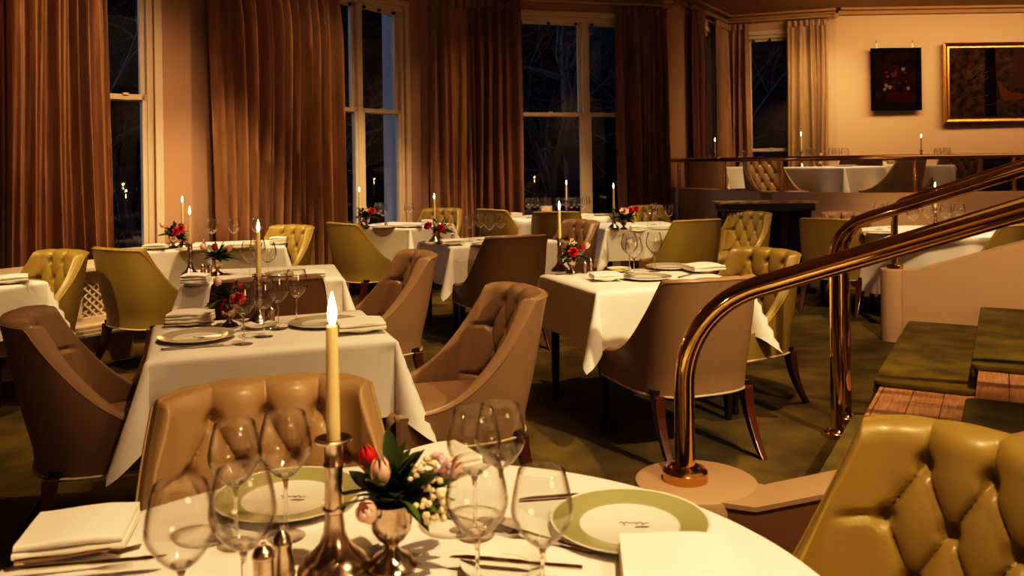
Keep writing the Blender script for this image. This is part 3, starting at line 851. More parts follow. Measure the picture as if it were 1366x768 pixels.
def candle(key, px, py, where, h=1.0, light=1.2, s=1.0, xy=None):
    z = TABLES[key].z + .006
    p = Vector((*xy, z)) if xy else at(px, py, z)
    k = tag(obj('candlestick', CS, None, p), 'tarnished silver candlestick ' + where, 'candlestick', 'silver candlesticks'); k.scale = (s,s,s)
    c = tag(obj('candle', CND, None, p + Vector((0,0,.216*s))), 'lit ivory taper candle ' + where, 'candle', 'lit taper candles'); c.scale = (s,s,h*s)
    obj('wick', WK, c)
    f = obj('flame', FLM, c, (.001,0,.193)); f.scale = (1.25,1.25,1.15/h)
    if light:
        L_ = bpy.data.lights.new('flame_light', 'POINT'); L_.energy = light; L_.color = (1,.55,.2); L_.shadow_soft_size = .012
        lo = bpy.data.objects.new('flame_light', L_); COL.objects.link(lo); lo.location = p + Vector((0,0,.216*s+.192*h*s+.075))
    return p
def plate_mesh(R, rim, well, emblem=True):
    mb = MB()
    mb.lathe([(0,.007),(R*.60,.007),(R*.625,.0085)], 64, 0)
    mb.lathe([(R*.625,.0085),(R*.64,.0095)], 64, 2)
    mb.lathe([(R*.64,.0095),(R*.97,.0185)], 64, 1)
    mb.lathe([(R*.97,.0185),(R,.0195),(R*1.003,.018),(R*.97,.0145),(R*.62,.001),(R*.5,0),(0,0)], 64, 0)
    me = mb.mesh('plate', [well, rim, M['rimd']], weld=True, angle=60); return me
def script_mesh(w):
    # flourish of the house monogram: looping pen strokes and a dark dash below
    mb = MB(); pts = []
    for k in range(90):
        t = k/89; e = (1-.65*t)*(.6+.4*sin(t*9+1)); pts.append((w*(t-.5) + .05*w*sin(t*27), .22*w*e*sin(t*27+1.0) + .06*w*sin(t*5), 0))
    mb.tube(pts, .0006, 5)
    mb.tube([(w*(t-.1)*.6, -.32*w+.02*w*sin(6*t), 0) for t in [q/8 for q in range(9)]], [.0004+.0010*sin(PI*q/8) for q in range(9)], 5)
    return mb.mesh('emblem', M['ink'])
PL_G = plate_mesh(.150, M['rimg'], M['china']); PL_D = plate_mesh(.150, M['rimd'], M['china']); PL_S = plate_mesh(.078, M['china'], M['china'])
EMB = script_mesh(.05)
def plate(key, px, py, label, kind='G', emblem=True, s=1.0, group='charger plates', xy=None):
    z = TABLES[key].z + .0045
    p = Vector((*xy, z)) if xy else at(px, py, z)
    o = tag(obj('charger_plate' if kind != 'S' else 'side_plate', {'G':PL_G,'D':PL_D,'S':PL_S}[kind], None, p), label, 'plate', group if kind != 'S' else 'side plates'); o.scale = (s,s,s)
    if emblem and kind != 'S': obj('emblem', EMB, o, (.008,0,.0085), rz=.1)
    return p
def napkin_mesh(w, d, h, layers, seed):
    rnd = random.Random(seed); mb = MB()
    for k in range(layers):
        z0 = h*k/layers; t = h/layers
        nx, prof = 10, []
        # folded layer: rounded fold at the front, open edges at the back
        for i in range(9):
            a = PI/2 + PI*i/8; prof.append((-d/2 + t*.5*cos(a), z0 + t*.5 + t*.48*sin(a)))
        prof = [(d/2 - rnd.uniform(0,.012), z0+t*.98)] + [(d/2*q, z0+t*(.98+.06*sin(3*q+k))) for q in (.6,.2,-.2,-.6)] + prof + [(d/2*q, z0+t*.02) for q in (-.6,0,.6)] + [(d/2 - rnd.uniform(0,.012), z0+t*.02)]
        rows = []
        for i in range(nx+1):
            x = -w/2 + w*i/nx
            dx = rnd.uniform(-.002,.002)
            rows.append([(x*(1-.02*k), y+dx, z + .0035*sin(5*x/w+k)*(z/h)) for y, z in prof])
        o = len(mb.v); n = len(prof)
        mb.grid(rows, closed_u=True)
        mb.f.append(tuple(o+j for j in range(n))); mb.m.append(0); q = o+nx*n; mb.f.append(tuple(q+j for j in range(n))[::-1]); mb.m.append(0)
    return mb.mesh('napkin', M['napkin'], angle=40)
NAP = napkin_mesh(.185,.115,.042,3,1); NAPB = napkin_mesh(.19,.16,.030,2,2); NAPS = napkin_mesh(.15,.11,.048,3,3)
def napkin(key, px, py, rz, label, me=None, dz=.018, plate_label=None, s=1.0, group='folded napkins', xy=None, tilt=0):
    z = TABLES[key].z + .0045
    p = Vector((*xy, z)) if xy else at(px, py, z)
    if plate_label:
        o = tag(obj('side_plate', PL_S, None, p), plate_label, 'plate', 'side plates')
    o = tag(obj('folded_napkin', me or NAP, None, p + Vector((0,0,dz if plate_label else .003)), rot=(tilt,0,rz)), label, 'napkin', group); o.scale = (s,s,s)
    return p
# cutlery
def knife_mesh():
    mb = MB()
    mb.lathe([(0,-.0),(.006,.002),(.0065,.03),(.005,.085),(.004,.095)], 10, 0, Matrix.Rotation(PI/2,4,'Y') @ Matrix.Scale(.6,4,(1,0,0)))
    mb.prism([(.09,-.0045),(.11,-.009),(.20,-.0095),(.225,-.003),(.23,.004),(.20,.006),(.11,.0055),(.09,.004)], -.0008, .0010)
    return mb.mesh('knife', M['steel'])
def fork_mesh():
    mb = MB()
    mb.tube([(0,0,.002),(.03,0,.003),(.08,0,.004),(.13,0,.008),(.15,0,.006)], [.005,.0055,.0035,.003,.006], 8)
    for k in range(4):
        y = -.009+.006*k; mb.tube([(.148,y*.7,.006),(.165,y,.003),(.20,y,.009)], [.0025,.0016,.001], 6)
    return mb.mesh('fork', M['steel'])
KN, FK = knife_mesh(), fork_mesh()
def cutlery(kind, key, p0, p1, label, dz=.009, group='table cutlery'):
    z = TABLES[key].z + dz
    a, b = at(*p0, z), at(*p1, z); r = math.atan2(b.y-a.y, b.x-a.x)
    return tag(obj(kind, KN if kind == 'table_knife' else FK, None, a, r), label, 'cutlery', group)
def shaker_meshes():
    b = MB().lathe([(0,0),(.019,0),(.0195,.004),(.018,.008),(.0165,.030),(.0145,.046),(.0155,.048),(.0155,.052),(.0125,.060),(.006,.068),(.003,.071),(.004,.075),(.0025,.080),(0,.081)], 20).mesh('shaker', M['silver'])
    a = MB().lathe([(0,0),(.017,0),(.017,.006),(.0155,.010),(.0155,.052),(.0175,.054),(.0175,.060),(.012,.068),(.004,.072),(.004,.077),(0,.079)], 20).mesh('pepper_shaker', M['silver'])
    return b, a
SH1, SH2 = shaker_meshes()
def shaker(key, px, py, label, kind=0, s=1.0, xy=None):
    z = TABLES[key].z + .006
    p = Vector((*xy, z)) if xy else at(px, py, z)
    o = tag(obj('salt_shaker' if kind == 0 else 'pepper_shaker', (SH1,SH2)[kind], None, p), label, 'shaker', 'silver salt and pepper shakers'); o.scale = (s,s,s)
VASE = MB().lathe([(0,0),(.040,0),(.041,.004),(.034,.010),(.030,.016),(.014,.024),(.010,.032),(.012,.038),(.022,.046),(.031,.060),(.034,.078),(.033,.094),(.036,.104),(.034,.104),(.030,.092),(.028,.07),(0,.055)], 28).mesh('goblet_vase', M['silver'])
def leaf(mb, base, dirv, ln, w, droop, m=0, roll=0):
    d = Vector(dirv).normalized(); up = Vector((0,0,1)); x = d.cross(up)
    x = x.normalized() if x.length > .05 else Vector((1,0,0))
    x = Matrix.Rotation(roll, 3, d) @ x
    rows = []
    for k in range(7):
        t = k/6; p = Vector(base) + d*(ln*t) + Vector((0,0,-droop*t*t*ln)); h = w*sin(PI*min(1,t*.96+.04))**.8*.5
        nn = x.cross(d).normalized()
        rows.append([p-x*h+nn*h*.25, p, p+x*h+nn*h*.25])
    mb.grid(rows, mat=m)
def tulip_mesh(m, s=1.0, op=1.0):
    mb = MB()
    for k in range(6):
        a0 = 2*PI*k/6; R0 = .0155*s if k % 2 else .0140*s; rows = []
        for i in range(9):
            t = i/8; z = .040*s*t; r = R0*(sin(PI*min(.93,t*.78+.12)))**.7*op; wd = .62*sin(PI*min(1,t*.86+.1))**.7
            rows.append([(r*cos(a0+wd*q)*(1), r*sin(a0+wd*q), z - .004*s*q*q*t) for q in (-1,-.5,0,.5,1)])
        mb.grid(rows)
    return mb.mesh('tulip', m, angle=80)
def rose_mesh(m, s=1.0):
    mb = MB(); rnd = random.Random(4)
    for ring, (n, r, h) in enumerate(((3,.006,.026),(5,.012,.024),(6,.019,.019),(7,.026,.012))):
        for k in range(n):
            a0 = 2*PI*k/n+ring; rows = []
            for i in range(6):
                t = i/5; rr = r*(.3+.8*t)*s*(1+.1*t*t); z = (.004+h*t - (.006*t*t if ring>1 else 0))*s; wd = (PI/n)*1.25*sin(PI*(t*.7+.15))
                rows.append([(rr*cos(a0+wd*q), rr*sin(a0+wd*q), z-.003*s*q*q) for q in (-1,-.4,.4,1)])
            mb.grid(rows)
    return mb.mesh('rose', m, angle=80)
TUP, TUR, TUW, ROS, ROP = tulip_mesh(M['pink']), tulip_mesh(M['red'],.9), tulip_mesh(M['whitef'],1.0), rose_mesh(M['red']), rose_mesh(M['pink'],1.1)
def blossom_mesh(m, seed, n=26, R=.032):
    mb = MB(); rnd = random.Random(seed)
    for _ in range(n):
        v = Vector((rnd.gauss(0,1),rnd.gauss(0,1),abs(rnd.gauss(0,1)))).normalized()*R*rnd.uniform(.5,1)
        r = rnd.uniform(.0035,.0065)
        mb.lathe([(0,-r),(r*.7,-r*.7),(r,0),(r*.7,r*.7),(0,r)], 7, 0, Matrix.Translation(v))
    return mb.mesh('blossom_cluster', m)
BLW, BLL = blossom_mesh(M['whitef'],1), blossom_mesh(M['lilac'],2,18,.024)
def foliage_mesh(seed, n, R, H, m1='green', m2='green2'):
    rnd = random.Random(seed); mb = MB()
    for k in range(n):
        az = rnd.uniform(0,2*PI); el = rnd.uniform(-.15,1.2); d = (cos(az)*cos(el), sin(az)*cos(el), sin(el))
        b = (rnd.uniform(-.012,.012), rnd.uniform(-.012,.012), rnd.uniform(0,.02))
        leaf(mb, b, d, R*rnd.uniform(.6,1.1), R*rnd.uniform(.16,.30), rnd.uniform(.0,.45), 0 if rnd.random() < .7 else 1, rnd.uniform(-.6,.6))
    return mb.mesh('foliage', [M[m1], M[m2]], angle=80)
FOL = [foliage_mesh(s, 46, .105, .09) for s in (1,2,3)]
def flowers(key, px, py, where, blooms, s=1.0, fol=0, xy=None, fine=False):
    """silver goblet vase, and the posy in it with every bloom of its own"""
    z = TABLES[key].z + .006
    p = Vector((*xy, z)) if xy else at(px, py, z)
    v = tag(obj('goblet_vase', VASE, None, p), 'silver goblet vase ' + where, 'vase', 'silver goblet vases'); v.scale = (s,s,s)
    f = thing('flower_posy', 'leafy posy ' + where, 'flowers', p + Vector((0,0,.10*s)), random.uniform(0,0), 'table posies'); k_ = s*(1.08 if fine else {'T2':1.08,'TG':1.15}.get(key, 1.35)); f.scale = (k_,k_,k_)
    obj('foliage', FOL[fol], f, rz=fol*1.3)
    for me, off, tilt in blooms:
        b = obj(me.name.split('.')[0], me, f, off, rot=tilt)
        mb = None
    st = MB()
    for me, off, tilt in blooms:
        st.tube([(0,0,-.03),(off[0]*.5,off[1]*.5,off[2]*.55-.01),(off[0],off[1],off[2]+.002)], .0018, 5)
    obj('stems', st.mesh('stems', M['green2']), f)

# --- front round table
candle('T1', 447, 757, 'on the front round table', h=1.0, light=2.0, s=1.02)
flowers('T1', 523, 755, 'with pink tulips on the front round table',
        [(TUP,(-.008,-.032,.042),(.15,-.05,0)), (TUP,(-.022,-.050,.000),(.75,-.25,0)), (TUR,(-.030,.015,.048),(.0,-.3,0)),
         (BLW,(.045,.0,.035),(0,.4,0)), (BLL,(.066,.02,.045),(0,.5,0)), (BLW,(.058,-.03,.008),(.5,.9,0)), (TUP,(.07,.05,.02),(0,.9,0))], s=1.08, fol=0, fine=True)
for px, py, lab, s in ((243,862,'large wine glass nearest the left napkin on the front table',1.0),
                    (326,832,'large wine glass in front of the shakers on the front table',1.0),
                    (315,726,'wine glass at left before the honey tufted chair, rear of its cluster',.95),
                    (382,716,'wine glass just left of the front candle, beside the far charger',.98),
                    (634,714,'wine glass standing right of the posy, rear left of the right cluster',1.0),
                    (669,700,'wine glass farthest back in the cluster right of the posy',.98),
                    (638,810,'large wine glass in the middle of the cluster over the butter knife',.98),
                    (725,822,'wine glass nearest the green-rimmed charger on the front table',.95)):
    glass('T1', px, py, lab, s, parts=True)
plate('T1', 840, 704, 'charger plate with wide sage-green rim at right of the front table', 'G')
plate('T1', 385, 668, 'green-rimmed charger plate before the honey tufted chair', 'G')
napkin('T1', 108, 728, .22, 'folded cream napkin at the left edge of the front table', me=NAPB, plate_label='white side plate under the left napkin on the front table', tilt=.0, s=.95)
napkin('T1', 905, 775, -.08, 'folded white napkin at lower right of the front table', me=NAPB, plate_label='side plate under the lower right napkin on the front table', s=1.0)
napkin('T1', 585, 628, .55, 'folded napkin on the far edge of the front table behind the posy', me=NAPB, plate_label='side plate under the napkin behind the posy', s=.8)
plate('T1', 672, 762, 'small butter plate with brown rim lying under the wine glasses', 'S', s=.95)
cutlery('table_knife', 'T1', (778,757), (602,742), 'silver butter knife across the small butter plate in front', dz=.026)
cutlery('table_knife', 'T1', (836,655), (770,660), 'silver knife beyond the green-rimmed charger on the front table')
cutlery('table_fork', 'T1', (20,752), (160,738), 'silver fork before the left napkin on the front table', dz=.03)
cutlery('table_knife', 'T1', (30,758), (190,744), 'silver knife along the left side plate on the front table', dz=.03)
cutlery('table_fork', 'T1', (792,735), (700,715), 'silver fork beside the lower right napkin')
shaker('T1', 352, 790, 'silver pepper shaker left of the front candlestick', 1, 1.05)
shaker('T1', 377, 768, 'silver salt shaker just left of the front candlestick', 0, 1.1)

# --- table behind the honey chair
W2_ = 'on the table behind the honey chair'
candle('T2', 346, 431, W2_, light=.9, s=.95, h=1.08)
flowers('T2', 306, 436, 'with pink tulip ' + W2_, [(TUP,(-.03,-.02,.075),(.1,-.4,0)), (ROS,(.045,-.03,.02),(.8,.3,0)), (TUR,(.03,.02,.05),(0,.3,0)), (ROS,(.01,-.045,.0),(1.0,0,0))], s=1.0, fol=1)
for px, py, lab in ((325,459,'wine glass nearest the grey-rimmed plate at left, front of its cluster'),(352,449,'wine glass right of the front one, second in the cluster behind the honey chair'),
                    (371,439,'wine glass third in the cluster before the brown chair back'),(396,431,'wine glass rightmost of the four before the brown chair back')):
    glass('T2', px, py, lab, 1.0, parts=True)
plate('T2', 263, 452, 'grey-rimmed charger plate at the left end of the second table', 'D')
plate('T2', 432, 433, 'grey-rimmed charger plate behind the front candle flame', 'D')
napkin('T2', 255, 433, .1, 'folded napkin left of the wine glasses behind the honey chair', me=NAP, plate_label='side plate under the napkin above the grey-rimmed plate')
napkin('T2', 481, 442, .30, 'folded napkin at the right end of the table by the taupe chair', me=NAPB, plate_label='side plate under the napkin next to the taupe chair')
plate('T2', 347, 437, 'white butter plate at the foot of the second candle', 'S', s=.95)
cutlery('table_knife', 'T2', (214,466), (300,459), 'silver knife in front of the left grey-rimmed plate')
cutlery('table_fork', 'T2', (219,434), (290,432), 'silver fork beyond the left grey-rimmed plate', dz=.02)
cutlery('table_knife', 'T2', (385,437), (330,440), 'silver knife beside the white butter plate')
shaker('T2', 347, 429, 'silver shaker left of a pair behind the honey chair', 0); shaker('T2', 362, 430, 'silver shaker right of a pair behind the honey chair', 1)

# --- table behind the brown chair back
WA = 'on the table behind the brown chair back'
candle('TA', 254, 367, WA, light=.9, s=.95, h=1.0)
flowers('TA', 290, 366, 'spiky and green ' + WA, [(TUP,(-.05,-.02,.05),(.1,-.6,0)), (TUP,(.06,-.02,.045),(.1,.6,0)), (TUR,(.0,-.03,.05),(.3,0,0))], s=.95, fol=2)
for px, py, lab in ((333,374,'wine glass left of the candle behind the brown chair'),(344,366,'wine glass behind the candle flame over the brown chair'),(358,376,'wine glass right of the candle flame over the brown chair')):
    glass('TA', px, py, lab, 1.0)
napkin('TA', 262, 380, .1, 'thick folded napkin left of the brown chair back', me=NAPS, plate_label='side plate under the napkin left of the brown chair')
napkin('TA', 412, 372, .3, 'folded napkin right end of the brown chair back', me=NAPB, plate_label='side plate under the napkin right of the brown chair')
plate('TA', 330, 378, 'charger plate just over the brown chair back', 'D', emblem=False); 
plate('TA', 385, 367, 'charger plate at the right end over the brown chair back', 'D', emblem=False)
shaker('TA', 271, 367, 'silver shaker left of the green posy', 0); shaker('TA', 280, 368, 'silver shaker touching the green posy vase', 1)

# --- window table at left
WB = 'on the left window table'
candle('TB', 244, 330, WB, light=.8, s=.95, h=1.0)
flowers('TB', 231, 331, 'with red bloom ' + WB, [(ROS,(.04,-.05,.03),(1.0,.2,0)), (TUP,(-.05,-.02,.06),(.1,-.5,0)), (ROS,(.06,-.03,.045),(.8,.5,0))], s=1.0, fol=0)
for px, py, lab in ((283,330,'wine glass leftmost of three before the second curtain'),(312,329,'wine glass middle of three before the second curtain'),(343,328,'wine glass rightmost of three before the second curtain')):
    glass('TB', px, py, lab, 1.02)
napkin('TB', 209, 333, .1, 'folded napkin at the left end of the window table', me=NAPB, plate_label='side plate under the napkin on the left window table')
napkin('TB', 372, 326, .1, 'thick folded napkin at the right end of the window table', me=NAPS, plate_label='side plate under the napkin by the second curtain')
plate('TB', 258, 334, 'charger plate at left on the window table', 'D', emblem=False); plate('TB', 318, 331, 'charger plate at right on the window table', 'D', emblem=False)
shaker('TB', 272, 330, 'silver shaker right of the red posy on the window table', 0)

# --- cut-off table
napkin('TL', 14, 378, .5, 'folded napkin on the table cut by the left edge', me=NAPB, plate_label='side plate under the napkin at the left edge')

# --- table below the middle window
WC = 'on the table below the middle window'
candle('TC', 480, 302, WC, light=.7, s=.95, h=1.0)
flowers('TC', 489, 303, 'with red rose ' + WC, [(ROS,(.05,-.04,.05),(.9,.3,0)), (TUW,(-.04,-.02,.06),(.1,-.4,0)), (BLW,(.0,-.03,.05),(0,0,0))], s=1.05, fol=1)
for px, py, lab in ((505,299,'wine glass rear of the pair before the middle window mullion'),(511,302,'wine glass front of the pair before the middle window mullion'),(546,300,'lone wine glass before the wall right of the middle window')):
    glass('TC', px, py, lab, 1.05)
plate('TC', 512, 304, 'charger plate in front of the pair of glasses below the window', 'D', emblem=False); plate('TC', 546, 303, 'charger plate under the lone wine glass', 'D', emblem=False)
napkin('TC', 571, 299, .2, 'white napkin at the right end of the table below the window', me=NAPS)
shaker('TC', 515, 302, 'silver shaker beside the pair of glasses below the window', 0)

# --- mid-room table with hanging corner
WD = 'on the mid-room table with the pointed cloth corner'
candle('TD', 580, 322, WD, light=.8, s=.92, h=1.0)
flowers('TD', 587, 325, 'with red rose ' + WD, [(ROS,(.01,-.045,.03),(1.1,0,0)), (ROS,(-.075,-.02,.045),(.8,-.5,0)), (BLW,(.06,-.02,.03),(0,.4,0))], s=.95, fol=2)
for px, py, lab in ((626,322,'wine glass leftmost of four in the row at mid room'),(641,320,'wine glass second from left of the mid-room row'),(653,324,'wine glass third from left of the mid-room row'),(668,321,'wine glass rightmost of the mid-room row')):
    glass('TD', px, py, lab, 1.0)
napkin('TD', 603, 327, .25, 'folded napkin before the mid-room row of glasses', me=NAPB, plate_label='side plate at the mid-room pointed corner')
plate('TD', 652, 327, 'charger plate under the mid-room row of glasses', 'D', emblem=False)
shaker('TD', 604, 322, 'silver shaker right of the mid-room red posy', 0)

# --- far round table
candle('TE', 756, 287, 'on the far round window table', light=.7, s=.95, h=1.05)
for k, (dx, dy) in enumerate(((-.36,-.05),(-.28,.08),(-.21,-.1),(-.12,.1),(.02,-.02),(.12,.12),(.16,-.12),(.24,.02),(.31,-.08),(.36,.1))):
    glass('TE', 0, 0, 'wine glass in the crowded ring on the far round window table', 1.05, group='glasses on the far round table', xy=(.56+dx, 10.72+dy))
CB = MB().lathe([(0,0),(.055,0),(.06,.01),(.072,.14),(.075,.15),(.070,.15),(.062,.05),(0,.04)], 24).mesh('wine_cooler', M['silver'])
tag(obj('wine_cooler', CB, None, (.42,10.62,TZ+.006)), 'small bright metal wine cooler among glasses on the far round table', 'wine cooler')
napkin('TE', 688, 289, .2, 'folded napkin at the left of the far round table', me=NAPS); napkin('TE', 783, 291, .1, 'folded napkin at the right of the far round table', me=NAPS)
plate('TE', 800, 287, 'charger plate at the right rim of the far round table', 'D', emblem=False, s=.9)

# --- table before the curb
WF = 'on the table before the curb'
candle('TF', 819, 304, WF, light=.8, s=.95, h=1.12)
flowers('TF', 832, 306, 'with red rose ' + WF, [(ROP,(-.0,-.04,.06),(.8,0,0)), (ROS,(.085,-.03,.075),(.7,.5,0)), (ROS,(.05,.0,.06),(.5,.3,0))], s=1.0, fol=0)
for px, py, lab in ((864,304,'wine glass leftmost before the curb wall'),(872,300,'wine glass second from left before the curb wall'),(880,304,'wine glass third from left before the curb wall'),(893,303,'wine glass rightmost before the curb wall')):
    glass('TF', px, py, lab, 1.0)
napkin('TF', 851, 310, .1, 'folded napkin right of the posy on the table before the curb', me=NAPS, plate_label='side plate under the napkin before the curb')
plate('TF', 882, 306, 'charger plate under the glasses before the curb', 'D', emblem=False)

# --- table right of centre
WG = 'on the table right of centre'
candle('TG', 747, 361, WG, light=1.0, s=.95, h=1.0)
flowers('TG', 763, 364, 'with red rose and white tulip ' + WG, [(ROS,(.005,-.05,.035),(1.1,0,0)), (TUR,(.05,-.02,.05),(.2,.6,0)), (TUW,(.075,-.02,.055),(.2,.7,0)), (BLW,(-.0,.0,.075),(0,0,0))], s=.95, fol=1)
shaker('TG', 780, 364, 'silver shaker left of the pair right of centre', 1, 1.05); shaker('TG', 788, 361, 'silver shaker right of the pair right of centre', 0, 1.05)
napkin('TG', 808, 374, .15, 'folded napkin at the near corner of the table right of centre', me=NAPB, plate_label='side plate at the near corner of the table right of centre', s=.9)
plate('TG', 826, 361, 'butter plate with yellow butter on the table right of centre', 'S', s=1.0)
bt = MB().lathe([(0,.014),(.03,.013),(.04,.008),(.042,0)], 20); 
tag(obj('butter_pat', bt.mesh('butter_pat', M['butter']), None, at(826,361,TZ+.0125)), 'yellow pat of butter on the small plate right of centre', 'butter')
for px, py, lab in ((840,364,'wine glass rear left of the overlapping pair right of centre'),(846,371,'wine glass front of the overlapping pair right of centre'),(873,362,'single wine glass right of the overlapping pair')):
    glass('TG', px, py, lab, 1.03, parts=True)
plate('TG', 862, 372, 'charger plate in front of the glasses right of centre', 'D', emblem=False); plate('TG', 893, 358, 'charger plate behind the single wine glass right of centre', 'D', emblem=False)
napkin('TG', 938, 363, .25, 'folded white napkin behind the taupe chair back at the handrail', me=NAPB, plate_label='side plate under the napkin behind the taupe chair back', s=1.1)
cutlery('table_knife', 'TG', (905,370), (925,364), 'silver knife by the napkin behind the taupe chair back')

# --- round table beyond the handrails
candle('TH', 1248, 304, 'on the round table beyond the handrails', light=.8, s=.95, h=1.0)
for px, py, lab in ((1173,306,'wine glass leftmost on the round table beyond the handrails'),(1190,304,'wine glass second from left beyond the handrails'),(1218,311,'wine glass just right of the thin rail post'),
                    (1238,307,'wine glass left of the candle beyond the handrails'),(1262,308,'wine glass right of the candle beyond the handrails'),(1280,306,'wine glass rightmost beyond the handrails')):
    glass('TH', px, py, lab, 1.05)
plate('TH', 1172, 312, 'charger plate at left on the round table beyond the handrails', 'D', emblem=False); plate('TH', 1290, 309, 'charger plate at right on the round table beyond the handrails', 'D', emblem=False)
napkin('TH', 1322, 304, .3, 'folded napkin at the right of the table beyond the handrails', me=NAPS, xy=(4.42,7.95))

# --- terrace tables
def tw(key, dx, dy): c = TABLES[key].c; return (c.x+dx, c.y+dy)
candle('K0', 0, 0, 'leftmost on the terrace', light=.6, s=.9, h=1.0, xy=tuple(on(954,12.35)))
candle('K1', 0, 0, 'before the gold curtain on the terrace', light=.6, s=.95, h=1.05, xy=tuple(on(1069,11.1)))
candle('K3', 0, 0, 'below the paintings on the terrace', light=.6, s=.9, h=1.0, xy=tuple(on(1229,11.72)))
for k, (dx,dy) in enumerate(((.12,-.05),(.18,.06),(.25,-.02))): glass('K0', 0,0, 'tiny wine glass on the terrace table below the alcove window', 1.0, group='glasses on the small alcove table', xy=tw('K0',dx-.02,dy))
for k, (dx,dy) in enumerate(((-.42,0),(-.33,.08),(-.28,-.06),(-.22,.05),(.06,.10),(.14,.18),(.22,.08))): glass('K1', 0,0, 'wine glass above the rail on the big terrace table', 1.0, group='glasses on the big terrace table', xy=tw('K1',dx,dy))
for k, (dx,dy) in enumerate(((.0,-.1),(.07,.04),(.15,-.06),(.2,.08))): glass('K3', 0,0, 'wine glass on the terrace table below the gilt painting', .95, group='glasses on the round terrace table', xy=tw('K3',dx,dy))
plate('K1', 0, 0, 'charger plate on the big terrace table', 'D', emblem=False, xy=tw('K1',.1,-.2))
napkin('K0', 0,0, .2, 'folded napkin on the terrace table below the alcove curtains', me=NAPS, xy=tw('K0',.12,-.2), s=.9)
napkin('K2', 0,0, .4, 'folded napkin on the terrace table before the olive chair', me=NAPS, xy=tw('K2',-.05,-.1), s=.9)
flowers('K1', 0, 0, 'on the big terrace table', [(TUW,(.0,-.02,.05),(0,.2,0))], s=.8, fol=2, xy=tw('K1',-.18,-.12))

# ------------------------------------------------------------------ console table at the curb
def console():
    c = on(1019, 9.42); rz = math.radians(-38)
    rz = 0.0
    t = thing('console_table', 'dark carved console table with marble top standing against the curb', 'console table', (c.x, c.y, 0), rz)
    mb = MB(); mb.box((0,0,.985),(1.06,.36,.028)); obj('marble_top', mb.mesh('marble_top', M['stone'], smooth=False, bevel=.008), t)
    mb = MB(); mb.box((0,0,.93),(1.00,.32,.075))
    for k in range(25): mb.lathe([(0,-.012),(.012,0),(0,.012)], 8, 0, Matrix.Translation((-.48+.04*k,-.165,.905)))
    obj('apron', mb.mesh('apron', M['ebony'], smooth=True, angle=30), t)
    for sx in (-1,-.38,.38,1):
        mb = MB()
        prof = [(.03,0),(.035,.03),(.022,.06),(.03,.12),(.045,.35),(.055,.6),(.048,.8),(.06,.89)]
        mb.lathe(prof, 10, 0, Matrix.Translation((sx*.43,-.08,0))); obj('leg', mb.mesh('leg_console', M['ebony']), t)
    mb = MB(); mb.box((0,.09,.45),(.98,.03,.88)); obj('back_panel', mb.mesh('back_panel', M['ebony'], smooth=False), t)
    mb = MB(); mb.box((0,0,.03),(1.0,.32,.05)); obj('base', mb.mesh('base_console', M['ebony'], smooth=False, bevel=.006), t)
console()
def sideboard():
    c = on(1336, 12.2)
    t = thing('sideboard', 'dark red-brown sideboard on the terrace below the gilt painting', 'sideboard', (c.x, c.y, FLZ))
    mb = MB(); mb.box((.25,0,.43),(1.6,.5,.80)); obj('carcass', mb.mesh('carcass', mat('oxblood_wood',(.07,.018,.010),.35,coat=.3), smooth=False, bevel=.008), t)
    mb = MB(); mb.box((.25,0,.845),(1.68,.56,.03)); obj('top', mb.mesh('top_sideboard', M['ebony'], smooth=False, bevel=.008), t)
    for k in range(3):
        mb = MB(); mb.box((-.28+.53*k,-.26,.45),(.48,.02,.66)); d = obj('door', mb.mesh('door_sideboard', M['ebony'], smooth=False, bevel=.006), t)
        mb = MB(); mb.lathe([(0,.02),(.012,.015),(.012,.005),(.005,0)], 10, 0, Matrix.Translation((-.1+.53*k,-.27,.5)) @ Matrix.Rotation(PI/2,4,'X')); obj('knob', mb.mesh('knob', M['brassd']), d)
sideboard()

